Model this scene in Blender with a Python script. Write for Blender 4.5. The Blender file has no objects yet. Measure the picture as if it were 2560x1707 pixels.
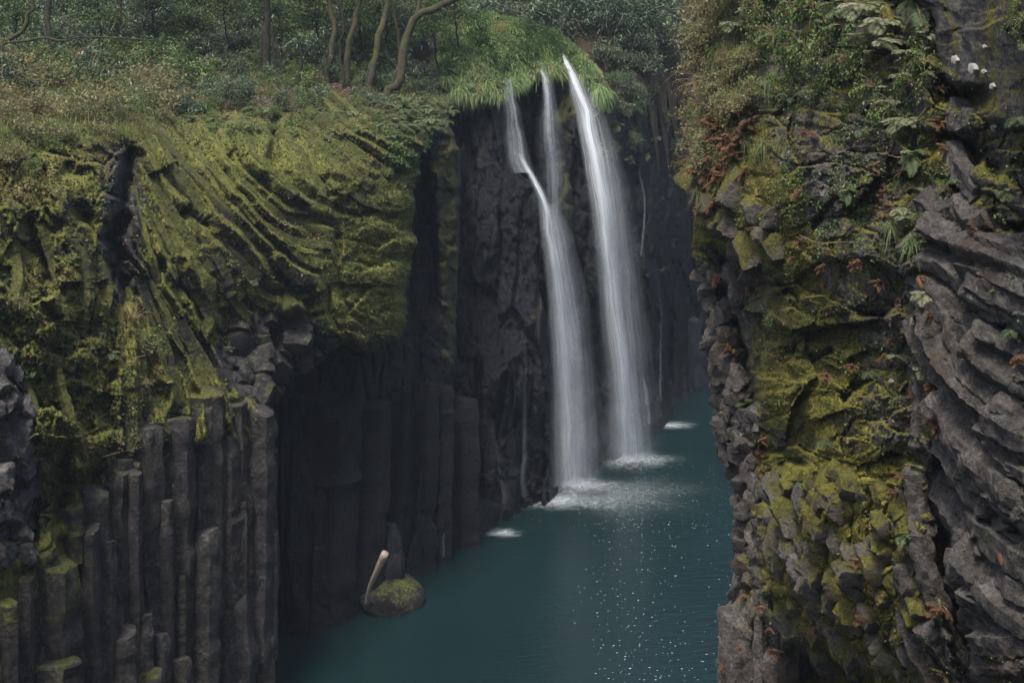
import bpy, math, random
import numpy as np
from mathutils import Vector

SC = bpy.context.scene
COL = SC.collection
R = math.radians
rng = np.random.default_rng(7)
random.seed(7)

# ------------------------------------------------------------------ camera, sky, sun, exposure
F, CX, HOR, CAMZ = 3200.0, 1280.0, 100.0, 17.0      # focal length, centre column and horizon row (in 2560 px frame), eye height over the water
cam_d = bpy.data.cameras.new('camera')
cam_d.sensor_width = 36.0
cam_d.lens = 45.0
cam_d.shift_y = -(853.5 - HOR) / 2560.0
cam_d.clip_start, cam_d.clip_end = 0.5, 600
cam = bpy.data.objects.new('camera', cam_d)
cam.location = (0, 0, CAMZ)
cam.rotation_euler = (R(90), 0, 0)
COL.objects.link(cam)
SC.camera = cam

SUN_EL, SUN_AZ = 67.0, -155.0       # azimuth measured from +Y towards +X: high, behind the camera and to its left
world = bpy.data.worlds.new('World')
SC.world = world
world.use_nodes = True
wt = world.node_tree
wt.nodes.clear()
sky = wt.nodes.new('ShaderNodeTexSky')
sky.sky_type = 'NISHITA'
sky.sun_disc = False
sky.sun_elevation = R(SUN_EL)
sky.sun_rotation = R(SUN_AZ)
sky.air_density, sky.dust_density, sky.ozone_density = 1.0, 4.0, 1.0
bg = wt.nodes.new('ShaderNodeBackground')
bg.inputs['Strength'].default_value = 0.15
wo = wt.nodes.new('ShaderNodeOutputWorld')
wt.links.new(sky.outputs[0], bg.inputs[0])
wt.links.new(bg.outputs[0], wo.inputs[0])
sun_d = bpy.data.lights.new('sun', 'SUN')
sun_d.energy = 3.1
sun_d.angle = R(14)
sun_d.color = (1.0, 0.95, 0.86)
sun = bpy.data.objects.new('sun', sun_d)
se, sa = R(SUN_EL), R(SUN_AZ)
sdir = Vector((math.sin(sa) * math.cos(se), math.cos(sa) * math.cos(se), math.sin(se)))
sun.rotation_euler = sdir.to_track_quat('Z', 'Y').to_euler()
sun.location = (0, 0, 60)
COL.objects.link(sun)
vs = SC.view_settings
SC.display_settings.display_device = 'sRGB'
vs.view_transform, vs.look, vs.exposure, vs.gamma, vs.use_curve_mapping = 'Standard', 'None', 0.86, 1.0, False
SC.render.engine = 'CYCLES'
cy = SC.cycles
cy.max_bounces, cy.diffuse_bounces, cy.glossy_bounces, cy.transmission_bounces, cy.volume_bounces = 8, 4, 3, 4, 1
cy.transparent_max_bounces = 40
cy.sample_clamp_indirect = 4.0
cy.use_denoising = True

# ------------------------------------------------------------------ numpy helpers
def W(px, py, d):
    """the point of the place seen at photo pixel (px, py), d metres ahead of the camera"""
    px, py, d = np.broadcast_arrays(np.asarray(px, float), np.asarray(py, float), np.asarray(d, float))
    return np.stack([(px - CX) / F * d, d, CAMZ - (py - HOR) / F * d], -1)

def ss(a, b, x):
    t = np.clip((x - a) / (b - a), 0, 1)
    return t * t * (3 - 2 * t)

def hsh(i, j, k, s=0):
    n = (i.astype(np.int64) * 73856093) ^ (j.astype(np.int64) * 19349663) ^ (k.astype(np.int64) * 83492791) ^ (s * 40503 + 12345)
    n &= 0xffffffff
    n = ((n ^ (n >> 15)) * 0x85ebca6b) & 0xffffffff
    n = ((n ^ (n >> 13)) * 0xc2b2ae35) & 0xffffffff
    n ^= n >> 16
    return n / 4294967296.0

def vnoise(p, s=0):
    """value noise, -1..1, p (...,3)"""
    f = np.floor(p)
    t = p - f
    t = t * t * (3 - 2 * t)
    i, j, k = f[..., 0], f[..., 1], f[..., 2]
    out = 0
    for a in (0, 1):
        wa = t[..., 0] if a else 1 - t[..., 0]
        for b in (0, 1):
            wb = t[..., 1] if b else 1 - t[..., 1]
            for c in (0, 1):
                wc = t[..., 2] if c else 1 - t[..., 2]
                out = out + wa * wb * wc * hsh(i + a, j + b, k + c, s)
    return out * 2 - 1

def fbm(p, o=4, s=0):
    out, amp, tot = 0, 1.0, 0.0
    for n in range(o):
        out = out + amp * vnoise(p * (2.03 ** n) + 17.3 * n, s + n)
        tot += amp
        amp *= 0.5
    return out / tot

def worley(x, y, s=0, jit=0.9):
    """2-D cells: F1, F2, random id per cell, offset to the cell's centre"""
    ix, iy = np.floor(x), np.floor(y)
    F1 = np.full(x.shape, 9.0)
    F2 = np.full(x.shape, 9.0)
    idc, dx, dy = np.zeros(x.shape), np.zeros(x.shape), np.zeros(x.shape)
    z = np.zeros(x.shape)
    for a in (-1, 0, 1):
        for b in (-1, 0, 1):
            ca, cb = ix + a, iy + b
            ux = ca + 0.5 + (hsh(ca, cb, z, s) - 0.5) * jit - x
            uy = cb + 0.5 + (hsh(ca, cb, z, s + 1) - 0.5) * jit - y
            d = np.sqrt(ux * ux + uy * uy)
            idn = hsh(ca, cb, z, s + 2)
            near = d < F1
            F2 = np.where(near, F1, np.minimum(F2, d))
            F1 = np.where(near, d, F1)
            idc = np.where(near, idn, idc)
            dx = np.where(near, ux, dx)
            dy = np.where(near, uy, dy)
    return F1, F2, idc, dx, dy

class TPS:
    """thin-plate spline through (px, py, value)"""
    def __init__(self, pts, lam=1e-3):
        p = np.array(pts, float)
        self.c = p[:, :2] / 1000.0
        n = len(p)
        K = self.k(self.c, self.c) + lam * np.eye(n)
        P = np.hstack([np.ones((n, 1)), self.c])
        A = np.zeros((n + 3, n + 3))
        A[:n, :n], A[:n, n:], A[n:, :n] = K, P, P.T
        self.w = np.linalg.solve(A, np.concatenate([p[:, 2], np.zeros(3)]))
    @staticmethod
    def k(a, b):
        d2 = ((a[:, None] - b[None]) ** 2).sum(-1)
        return 0.5 * d2 * np.log(d2 + 1e-12)
    def __call__(self, x, y):
        x = np.asarray(x, float)
        q = np.stack([x.ravel(), np.asarray(y, float).ravel()], -1) / 1000.0
        out = np.empty(len(q))
        n = len(self.c)
        for i in range(0, len(q), 60000):
            b = q[i:i + 60000]
            out[i:i + 60000] = self.k(b, self.c) @ self.w[:n] + self.w[n] + b @ self.w[n + 1:]
        return out.reshape(x.shape)

def seg_dist(x, y, pts):
    """distance to a polyline, the nearest point on it"""
    best = np.full(x.shape, 1e18)
    nx, ny = np.zeros(x.shape), np.zeros(x.shape)
    for (x0, y0), (x1, y1) in zip(pts[:-1], pts[1:]):
        ux, uy = x1 - x0, y1 - y0
        L = ux * ux + uy * uy + 1e-9
        t = np.clip(((x - x0) * ux + (y - y0) * uy) / L, 0, 1)
        qx, qy = x0 + t * ux, y0 + t * uy
        d = (x - qx) ** 2 + (y - qy) ** 2
        m = d < best
        best = np.where(m, d, best)
        nx = np.where(m, qx, nx)
        ny = np.where(m, qy, ny)
    return np.sqrt(best), nx, ny

def inside(x, y, poly):
    r = np.zeros(x.shape, bool)
    n = len(poly)
    for i in range(n):
        (x0, y0), (x1, y1) = poly[i], poly[(i + 1) % n]
        c = ((y0 > y) != (y1 > y))
        if y1 != y0:
            r ^= c & (x < (x1 - x0) * (y - y0) / (y1 - y0) + x0)
    return r

def axis(lo, hi, a, b, fine, coarse):
    out = []
    if lo < a:
        out += list(np.linspace(lo, a, max(2, int((a - lo) / coarse)), endpoint=False))
    out += list(np.arange(max(lo, a), min(hi, b), fine))
    if hi > b:
        out += list(np.linspace(b, hi, max(2, int((hi - b) / coarse))))
    return np.array(out)

# ------------------------------------------------------------------ mesh and object helpers
def mesh_np(name, v, faces, mat=None, smooth=True, attrs=None, uv=None):
    """faces: one (M,k) array or a list of such arrays"""
    me = bpy.data.meshes.new(name)
    fl = faces if isinstance(faces, list) else [faces]
    fl = [np.asarray(f) for f in fl if len(f)]
    v = np.asarray(v, np.float32)
    me.vertices.add(len(v))
    me.vertices.foreach_set('co', v.ravel())
    loops = np.concatenate([f.ravel() for f in fl]).astype(np.int32)
    tot = np.concatenate([np.full(len(f), f.shape[1]) for f in fl])
    me.loops.add(len(loops))
    me.loops.foreach_set('vertex_index', loops)
    me.polygons.add(len(tot))
    me.polygons.foreach_set('loop_start', np.concatenate([[0], np.cumsum(tot)[:-1]]).astype(np.int32))
    me.update(calc_edges=True)
    if smooth:
        me.polygons.foreach_set('use_smooth', np.ones(len(tot), bool))
    for k, a in (attrs or {}).items():
        at = me.attributes.new(k, 'FLOAT', 'POINT')
        at.data.foreach_set('value', np.asarray(a, np.float32))
    if uv is not None:
        u = me.uv_layers.new(name='uv')
        u.data.foreach_set('uv', np.asarray(uv, np.float32)[loops].ravel())
    if mat:
        me.materials.append(mat)
    me.validate()
    return me

def put(name, me, parent=None, loc=None, rot=None, scale=None, color=None):
    o = bpy.data.objects.new(name, me)
    COL.objects.link(o)
    if parent is not None:
        o.parent = parent
    if loc is not None:
        o.location = loc
    if rot is not None:
        o.rotation_euler = rot
    if scale is not None:
        o.scale = (scale,) * 3 if np.isscalar(scale) else scale
    if color is not None:
        o.color = color
    return o

def tag(o, label=None, cat=None, group=None, kind=None):
    for k, x in (('label', label), ('category', cat), ('group', group), ('kind', kind)):
        if x:
            o[k] = x
    return o

class Acc:
    """collects vertices, faces of one size each, and a tint per vertex"""
    def __init__(self):
        self.v, self.f, self.t, self.n = [], {}, [], 0
    def add(self, v, f, tint=0.5):
        v = np.asarray(v, float).reshape(-1, 3)
        self.v.append(v)
        for ff in (f if isinstance(f, list) else [f]):
            ff = np.asarray(ff)
            self.f.setdefault(ff.shape[1], []).append(ff + self.n)
        self.t.append(np.full(len(v), tint) if np.isscalar(tint) else np.asarray(tint))
        self.n += len(v)
    def mesh(self, name, mat, smooth=True):
        return mesh_np(name, np.concatenate(self.v), [np.concatenate(x) for x in self.f.values()], mat, smooth, {'tint': np.concatenate(self.t)})

def unit(a):
    return a / (np.linalg.norm(a, axis=-1, keepdims=True) + 1e-9)

def rand_dirs(n):
    return unit(rng.normal(size=(n, 3)))

# ---- leaves, blades, twigs
def add_leaves(A, P, D, Nn, L, Wd, tint, fold=0.25):
    """diamond leaves folded along the midrib; P bases, D directions, Nn rough normals"""
    n = len(P)
    D = unit(D)
    S = unit(np.cross(D, Nn))
    Nn = np.cross(S, D)
    L = np.broadcast_to(L, n)[:, None]
    Wd = np.broadcast_to(Wd, n)[:, None]
    mid = P + D * L * 0.45
    tip = P + D * L - Nn * L * 0.12
    l = mid + S * Wd * 0.5 + Nn * Wd * fold
    r = mid - S * Wd * 0.5 + Nn * Wd * fold
    v = np.stack([P, l, tip, r], 1).reshape(-1, 3)
    k = np.arange(n)[:, None] * 4
    f = np.concatenate([k + [0, 2, 1], k + [0, 3, 2]])
    A.add(v, f, np.repeat(np.broadcast_to(tint, n), 4))

def add_blades(A, P, D, L, Wd, droop, tint):
    """grass blades that arch over"""
    n = len(P)
    D = unit(D)
    L = np.broadcast_to(L, n)[:, None]
    Wd = np.broadcast_to(Wd, n)[:, None]
    dr = np.broadcast_to(droop, n)[:, None]
    up = np.array([0, 0, 1.0])
    S = unit(np.cross(D, up) + 1e-3 * rand_dirs(n))
    rows = []
    for t, w in ((0, 1.0), (0.35, 0.9), (0.7, 0.6)):
        c = P + D * L * t - up * dr * L * t * t
        rows += [c - S * Wd * w / 2, c + S * Wd * w / 2]
    rows.append(P + D * L * 0.97 - up * dr * L)
    v = np.stack(rows, 1).reshape(-1, 3)
    k = np.arange(n)[:, None] * 7
    A.add(v, [np.concatenate([k + [0, 1, 3, 2], k + [2, 3, 5, 4]]), k + [4, 5, 6]], np.repeat(np.broadcast_to(tint, n), 7))

def tube(A, pts, rad, m=6, tint=0.5, wob=0.0):
    pts = np.asarray(pts, float)
    n = len(pts)
    rad = np.broadcast_to(rad, n)
    T = unit(np.gradient(pts, axis=0))
    a = np.array([0, 0, 1.0]) if abs(T[0][2]) < 0.9 else np.array([1.0, 0, 0])
    u = unit(np.cross(T[0], a))
    V = []
    ang = np.arange(m) / m * 2 * np.pi
    for i in range(n):
        u = unit(u - T[i] * (u @ T[i]))
        w = np.cross(T[i], u)
        rr = rad[i] * (1 + wob * rng.normal(size=m))
        V.append(pts[i] + rr[:, None] * (np.cos(ang)[:, None] * u + np.sin(ang)[:, None] * w))
    V = np.concatenate(V)
    i = np.arange(n - 1)[:, None] * m
    j = np.arange(m)[None]
    f = np.stack([i + j, i + (j + 1) % m, i + m + (j + 1) % m, i + m + j], -1).reshape(-1, 4)
    A.add(V, [f, np.arange(m)[None] + (n - 1) * m] if m > 2 else f, tint)

def smooth_path(pts, n):
    """Catmull-Rom through the points, n samples"""
    p = np.asarray(pts, float)
    if len(p) == 2:
        return p[0] + (p[1] - p[0]) * np.linspace(0, 1, n)[:, None]
    q = np.vstack([2 * p[0] - p[1], p, 2 * p[-1] - p[-2]])
    t = np.linspace(0, len(p) - 1 - 1e-6, n)
    i = t.astype(int)
    u = (t - i)[:, None]
    a, b, c, d = q[i], q[i + 1], q[i + 2], q[i + 3]
    return 0.5 * (2 * b + (c - a) * u + (2 * a - 5 * b + 4 * c - d) * u ** 2 + (3 * b - a - 3 * c + d) * u ** 3)
# ------------------------------------------------------------------ materials
class NT:
    def __init__(self, name):
        self.m = bpy.data.materials.new(name)
        self.m.use_nodes = True
        self.t = self.m.node_tree
        self.t.nodes.clear()
        self.out = self.t.nodes.new('ShaderNodeOutputMaterial')
    def n(self, typ, inp=None, **kw):
        nd = self.t.nodes.new('ShaderNode' + typ)
        for k, v in kw.items():
            setattr(nd, k, v)
        for k, v in (inp or {}).items():
            s = nd.inputs[k]
            if hasattr(v, 'is_output') or isinstance(v, bpy.types.NodeSocket):
                self.t.links.new(v, s)
            else:
                s.default_value = v
        return nd
    def math(self, op, a, b=0.0, c=None, clamp=False):
        nd = self.n('Math', {0: a, 1: b} if c is None else {0: a, 1: b, 2: c}, operation=op)
        nd.use_clamp = clamp
        return nd.outputs[0]
    def noise(self, vec, scale, detail=4, rough=0.55, dist=0.0):
        return self.n('TexNoise', {'Vector': vec, 'Scale': scale, 'Detail': detail, 'Roughness': rough, 'Distortion': dist}).outputs['Fac']
    def ramp(self, fac, stops, interp='LINEAR'):
        nd = self.n('ValToRGB', {'Fac': fac})
        cr = nd.color_ramp
        cr.interpolation = interp
        while len(cr.elements) < len(stops):
            cr.elements.new(0.5)
        for e, (p, c) in zip(cr.elements, stops):
            e.position = p
            e.color = (*c, 1) if not np.isscalar(c) else (c, c, c, 1)
        return nd.outputs[0]
    def mix(self, fac, a, b, typ='MIX'):
        nd = self.n('Mix', data_type='RGBA', blend_type=typ)
        for idx, v in ((0, fac), (6, a), (7, b)):
            s = nd.inputs[idx]
            if isinstance(v, bpy.types.NodeSocket):
                self.t.links.new(v, s)
            else:
                s.default_value = (*v, 1) if (idx and not np.isscalar(v)) else v
        return nd.outputs[2]
    def smooth(self, x, a, b):
        nd = self.n('MapRange', {'Value': x, 'From Min': a, 'From Max': b}, interpolation_type='SMOOTHSTEP')
        return nd.outputs[0]
    def done(self, shader, disp=None):
        self.t.links.new(shader, self.out.inputs['Surface'])
        return self.m

def rock_material(name, dark, mid, light, moss_cols=None, lichen=0.5, grain=1.0, bump=0.8, stain=0.55):
    N = NT(name)
    pos = N.n('NewGeometry').outputs['Position']
    nor = N.n('NewGeometry').outputs['Normal']
    oc = N.n('SeparateColor', {0: N.n('ObjectInfo').outputs['Color']})
    o_moss, o_bri, o_wet = oc.outputs[0], oc.outputs[1], oc.outputs[2]
    a_moss = N.n('Attribute', attribute_name='moss').outputs['Fac']
    a_wet = N.n('Attribute', attribute_name='wet').outputs['Fac']
    wet = N.math('ADD', o_wet, a_wet, clamp=True)
    nz = N.n('SeparateXYZ', {0: nor}).outputs[2]
    n1 = N.noise(pos, 0.7 * grain, 5, 0.6)
    n2 = N.noise(pos, 3.2 * grain, 6, 0.65, 0.4)
    n3 = N.noise(pos, 14 * grain, 6, 0.7)
    n4 = N.noise(pos, 55 * grain, 4, 0.7)
    base = N.ramp(N.math('ADD', N.math('MULTIPLY', n2, 0.55), N.math('MULTIPLY', n3, 0.45)), [(0.37, dark), (0.5, mid), (0.64, light)])
    brown = N.smooth(n1, 0.52, 0.7)
    base = N.mix(N.math('MULTIPLY', brown, stain), base, (0.085, 0.055, 0.035))
    sp = N.smooth(N.math('ADD', n3, N.math('MULTIPLY', N.math('SUBTRACT', n4, 0.5), 0.8)), 0.60, 0.74)
    patch = N.smooth(N.noise(pos, 1.6 * grain, 3), 0.47, 0.63)
    base = N.mix(N.math('MULTIPLY', N.math('MULTIPLY', sp, patch), lichen), base, (0.34, 0.34, 0.32))
    base = N.mix(1.0, base, N.n('CombineColor', {0: o_bri, 1: o_bri, 2: o_bri}).outputs[0], 'MULTIPLY')
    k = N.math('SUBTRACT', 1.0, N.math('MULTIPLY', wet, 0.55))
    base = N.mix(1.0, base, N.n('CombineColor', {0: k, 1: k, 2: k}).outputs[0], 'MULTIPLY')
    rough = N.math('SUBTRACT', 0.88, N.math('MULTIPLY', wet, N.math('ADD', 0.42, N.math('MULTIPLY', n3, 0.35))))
    col = base
    if moss_cols:
        mt = N.math('ADD', a_moss, o_moss)
        x = N.math('ADD', N.math('MULTIPLY', mt, 0.85), N.math('MULTIPLY', nz, 0.26))
        x = N.math('ADD', x, N.math('MULTIPLY', N.math('SUBTRACT', n2, 0.5), 1.1))
        x = N.math('ADD', x, N.math('MULTIPLY', N.math('SUBTRACT', n3, 0.5), 0.7))
        x = N.math('ADD', x, N.math('MULTIPLY', N.math('SUBTRACT', n1, 0.5), 0.9))
        mm = N.smooth(x, 0.40, 0.58)
        mv = N.math('ADD', N.math('MULTIPLY', n3, 0.5), N.math('ADD', N.math('MULTIPLY', n1, 0.3), N.math('MULTIPLY', n4, 0.25)))
        a_y = N.n('Attribute', attribute_name='lush').outputs['Fac']
        mv = N.math('ADD', mv, N.math('MULTIPLY', a_y, 0.2))
        mc = N.ramp(mv, [(0.43, moss_cols[0]), (0.52, moss_cols[1]), (0.6, moss_cols[2]), (0.70, moss_cols[3])])
        col = N.mix(mm, base, mc)
        rough = N.math('MAXIMUM', rough, N.math('MULTIPLY', mm, 0.95))
    h = N.math('ADD', N.math('MULTIPLY', n2, 1.0), N.math('ADD', N.math('MULTIPLY', n3, 0.5), N.math('MULTIPLY', n4, 0.22)))
    bp = N.n('Bump', {'Height': h, 'Strength': bump, 'Distance': 0.2})
    bs = N.n('BsdfPrincipled', {'Base Color': col, 'Roughness': rough, 'Normal': bp.outputs[0], 'Specular IOR Level': N.math('ADD', 0.22, N.math('MULTIPLY', wet, 0.06))})
    return N.done(bs.outputs[0])

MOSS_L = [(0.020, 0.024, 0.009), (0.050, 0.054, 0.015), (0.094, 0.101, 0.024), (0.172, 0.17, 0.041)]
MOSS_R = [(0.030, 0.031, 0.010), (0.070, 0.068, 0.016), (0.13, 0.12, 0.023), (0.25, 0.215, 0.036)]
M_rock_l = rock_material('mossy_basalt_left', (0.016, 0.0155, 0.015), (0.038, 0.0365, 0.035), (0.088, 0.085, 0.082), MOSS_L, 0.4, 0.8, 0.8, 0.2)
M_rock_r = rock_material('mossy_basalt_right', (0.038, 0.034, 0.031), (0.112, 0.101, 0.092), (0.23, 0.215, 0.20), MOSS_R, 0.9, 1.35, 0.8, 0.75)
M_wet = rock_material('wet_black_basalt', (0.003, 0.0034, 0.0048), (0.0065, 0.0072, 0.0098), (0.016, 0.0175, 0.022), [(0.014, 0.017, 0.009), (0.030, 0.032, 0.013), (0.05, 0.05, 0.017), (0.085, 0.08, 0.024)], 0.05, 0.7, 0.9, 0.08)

def soil_material():
    N = NT('leaf_mould_soil')
    pos = N.n('NewGeometry').outputs['Position']
    a = N.noise(pos, 1.2, 5)
    b = N.noise(pos, 16, 5, 0.7)
    col = N.ramp(N.math('ADD', N.math('MULTIPLY', a, 0.5), N.math('MULTIPLY', b, 0.5)), [(0.35, (0.012, 0.011, 0.007)), (0.5, (0.032, 0.023, 0.015)), (0.62, (0.055, 0.037, 0.024)), (0.72, (0.035, 0.036, 0.014))])
    bp = N.n('Bump', {'Height': b, 'Strength': 0.7, 'Distance': 0.1})
    return N.done(N.n('BsdfPrincipled', {'Base Color': col, 'Roughness': 0.95, 'Normal': bp.outputs[0], 'Specular IOR Level': 0.15}).outputs[0])
M_soil = soil_material()

def leaf_material(name, stops, rough=0.55, trans=0.25, spec=0.3):
    N = NT(name)
    t = N.n('Attribute', attribute_name='tint').outputs['Fac']
    rnd = N.n('ObjectInfo').outputs['Random']
    pos = N.n('NewGeometry').outputs['Position']
    x = N.math('ADD', t, N.math('ADD', N.math('MULTIPLY', N.math('SUBTRACT', rnd, 0.5), 0.25), N.math('MULTIPLY', N.math('SUBTRACT', N.noise(pos, 0.9, 2), 0.5), 0.35)))
    col = N.ramp(x, stops)
    p = N.n('BsdfPrincipled', {'Base Color': col, 'Roughness': rough, 'Specular IOR Level': spec})
    tr = N.n('BsdfTranslucent', {'Color': col})
    mx = N.n('MixShader', {0: trans, 1: p.outputs[0], 2: tr.outputs[0]})
    return N.done(mx.outputs[0])

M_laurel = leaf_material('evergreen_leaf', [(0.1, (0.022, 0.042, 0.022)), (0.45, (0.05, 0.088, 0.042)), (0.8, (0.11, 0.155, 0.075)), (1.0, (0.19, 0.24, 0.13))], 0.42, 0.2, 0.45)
M_spring = leaf_material('young_green_leaf', [(0.1, (0.034, 0.066, 0.018)), (0.5, (0.08, 0.135, 0.032)), (0.85, (0.13, 0.18, 0.05)), (1.0, (0.2, 0.23, 0.09))], 0.5, 0.3)
M_olive = leaf_material('olive_scrub_leaf', [(0.1, (0.035, 0.045, 0.016)), (0.5, (0.085, 0.095, 0.032)), (0.8, (0.16, 0.15, 0.06)), (1.0, (0.25, 0.21, 0.10))], 0.6, 0.3)
M_scrub = leaf_material('pale_scrub_leaf', [(0.1, (0.04, 0.055, 0.018)), (0.42, (0.11, 0.125, 0.045)), (0.7, (0.2, 0.195, 0.085)), (1.0, (0.3, 0.26, 0.14))], 0.6, 0.35)
M_yellow = leaf_material('yellow_bud_leaf', [(0.1, (0.09, 0.075, 0.02)), (0.5, (0.16, 0.135, 0.035)), (0.85, (0.24, 0.2, 0.06)), (1.0, (0.3, 0.26, 0.1))], 0.6, 0.3)
M_fern = leaf_material('fern_green', [(0.1, (0.02, 0.042, 0.012)), (0.5, (0.05, 0.085, 0.028)), (0.85, (0.10, 0.14, 0.055)), (1.0, (0.17, 0.2, 0.1))], 0.55, 0.3)
M_palefern = leaf_material('pale_fern', [(0.1, (0.06, 0.085, 0.035)), (0.5, (0.13, 0.15, 0.08)), (0.85, (0.21, 0.22, 0.14)), (1.0, (0.28, 0.28, 0.19))], 0.6, 0.3)
M_mossleaf = leaf_material('moss_tuft', [(0.1, MOSS_L[0]), (0.45, MOSS_L[1]), (0.75, MOSS_L[2]), (1.0, MOSS_L[3])], 0.9, 0.2, 0.1)
M_dead = leaf_material('dead_russet_leaf', [(0.1, (0.045, 0.022, 0.012)), (0.5, (0.105, 0.05, 0.025)), (0.85, (0.18, 0.098, 0.05)), (1.0, (0.26, 0.17, 0.1))], 0.75, 0.2, 0.15)
M_litter = leaf_material('fallen_leaf', [(0.1, (0.05, 0.028, 0.018)), (0.45, (0.12, 0.066, 0.042)), (0.8, (0.2, 0.13, 0.09)), (1.0, (0.3, 0.22, 0.16))], 0.8, 0.1, 0.15)
M_grass = leaf_material('lush_grass', [(0.05, (0.03, 0.06, 0.016)), (0.4, (0.10, 0.168, 0.05)), (0.7, (0.19, 0.26, 0.10)), (0.92, (0.25, 0.25, 0.10)), (1.0, (0.24, 0.15, 0.06))], 0.5, 0.35)
M_twig = leaf_material('dry_twig', [(0.1, (0.06, 0.04, 0.025)), (0.5, (0.17, 0.115, 0.072)), (1.0, (0.32, 0.25, 0.17))], 0.85, 0.0, 0.1)

def bark_material(name, cols, moss):
    N = NT(name)
    pos = N.n('NewGeometry').outputs['Position']
    a = N.noise(pos, 2.5, 5)
    b = N.noise(pos, 22, 5, 0.7)
    col = N.ramp(b, [(0.35, cols[0]), (0.6, cols[1]), (0.72, cols[2])])
    col = N.mix(N.math('MULTIPLY', N.smooth(a, 0.42, 0.6), moss), col, (0.055, 0.062, 0.016))
    bp = N.n('Bump', {'Height': b, 'Strength': 0.6, 'Distance': 0.04})
    return N.done(N.n('BsdfPrincipled', {'Base Color': col, 'Roughness': 0.9, 'Normal': bp.outputs[0], 'Specular IOR Level': 0.15}).outputs[0])
M_bark = bark_material('mossy_bark', [(0.02, 0.017, 0.013), (0.055, 0.048, 0.037), (0.19, 0.18, 0.15)], 0.75)
M_bark_dark = bark_material('dark_bark', [(0.012, 0.011, 0.010), (0.03, 0.027, 0.024), (0.06, 0.055, 0.05)], 0.25)
M_wood = bark_material('bleached_driftwood', [(0.17, 0.14, 0.115), (0.36, 0.31, 0.26), (0.5, 0.45, 0.39)], 0.0)

def water_material():
    N = NT('teal_pool_water')
    pos = N.n('NewGeometry').outputs['Position']
    mp = N.n('Mapping', {'Vector': pos, 'Scale': (0.7, 2.4, 1.0)}).outputs[0]
    a = N.noise(mp, 2.6, 3, 0.55, 0.6)
    b = N.noise(mp, 9.0, 3, 0.6, 0.5)
    big = N.noise(pos, 0.12, 2)
    col = N.ramp(big, [(0.3, (0.0040, 0.0135, 0.0148)), (0.7, (0.0056, 0.0182, 0.0196))])
    h = N.math('ADD', N.math('MULTIPLY', a, 1.0), N.math('MULTIPLY', b, 0.35))
    bp = N.n('Bump', {'Height': h, 'Strength': 0.3, 'Distance': 0.12})
    return N.done(N.n('BsdfPrincipled', {'Base Color': col, 'Roughness': 0.09, 'IOR': 1.33, 'Normal': bp.outputs[0], 'Specular IOR Level': 0.75}).outputs[0])
M_water = water_material()

def fall_material(name, su, sv, body, streak, power=1.0, col=(0.82, 0.86, 0.9), seed=0.0):
    """falling water: white where the strands are dense, clear between them (uv: across, along)"""
    N = NT(name)
    uv = N.n('UVMap', uv_map='uv').outputs[0]
    sx = N.n('SeparateXYZ', {0: uv})
    u, v = sx.outputs[0], sx.outputs[1]
    vec = N.n('CombineXYZ', {0: N.math('MULTIPLY', u, su), 1: N.math('MULTIPLY', v, sv), 2: seed}).outputs[0]
    n1 = N.noise(vec, 1.0, 4, 0.65, 0.15)
    vec2 = N.n('CombineXYZ', {0: N.math('MULTIPLY', u, su * 4.3), 1: N.math('MULTIPLY', v, sv * 1.6), 2: seed + 5}).outputs[0]
    n2 = N.noise(vec2, 1.0, 3, 0.6)
    e = N.math('SUBTRACT', 1.0, N.math('POWER', N.math('ABSOLUTE', N.math('SUBTRACT', N.math('MULTIPLY', u, 2.0), 1.0)), 1.6), clamp=True)
    dens = N.n('Attribute', attribute_name='dens').outputs['Fac']
    x = N.math('ADD', body, N.math('MULTIPLY', N.math('ADD', N.math('SUBTRACT', n1, 0.5), N.math('MULTIPLY', N.math('SUBTRACT', n2, 0.5), 0.6)), streak))
    al = N.math('MULTIPLY', N.math('MULTIPLY', N.math('MAXIMUM', x, 0.0), N.math('POWER', e, power)), dens, clamp=True)
    df = N.n('BsdfDiffuse', {'Color': (*col, 1)})
    tl = N.n('BsdfTranslucent', {'Color': (*col, 1)})
    w = N.n('MixShader', {0: 0.4, 1: df.outputs[0], 2: tl.outputs[0]})
    tr = N.n('BsdfTransparent')
    return N.done(N.n('MixShader', {0: al, 1: tr.outputs[0], 2: w.outputs[0]}).outputs[0])
M_fall = fall_material('white_falling_water', 8, 0.5, 0.34, 1.35)
M_veil = fall_material('thin_water_veil', 16, 0.55, 0.16, 0.8, 1.0, (0.75, 0.82, 0.88), 3.0)
M_spray = fall_material('soft_spray', 3, 0.5, 0.19, 0.35, 1.4, (0.72, 0.80, 0.88), 9.0)

def foam_material(name, k):
    N = NT(name)
    uv = N.n('UVMap', uv_map='uv').outputs[0]
    pos = N.n('NewGeometry').outputs['Position']
    r = N.n('VectorMath', {0: uv}, operation='LENGTH').outputs['Value']
    n = N.noise(pos, 5, 5, 0.7)
    n2 = N.noise(pos, 22, 3, 0.7)
    fall = N.math('SUBTRACT', 1.0, r, clamp=True)
    x = N.math('ADD', N.math('MULTIPLY', fall, 1.25), N.math('ADD', N.math('MULTIPLY', N.math('SUBTRACT', n, 0.5), 1.3), N.math('MULTIPLY', N.math('SUBTRACT', n2, 0.5), 0.9)))
    al = N.math('MULTIPLY', N.math('MULTIPLY', N.smooth(x, 0.35, 1.75), N.smooth(fall, 0.0, 0.8)), k)
    df = N.n('BsdfDiffuse', {'Color': (0.8, 0.86, 0.88, 1)})
    return N.done(N.n('MixShader', {0: al, 1: N.n('BsdfTransparent').outputs[0], 2: df.outputs[0]}).outputs[0])
M_foam = foam_material('splash_foam', 0.45)
M_froth = foam_material('faint_froth', 0.13)
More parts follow.
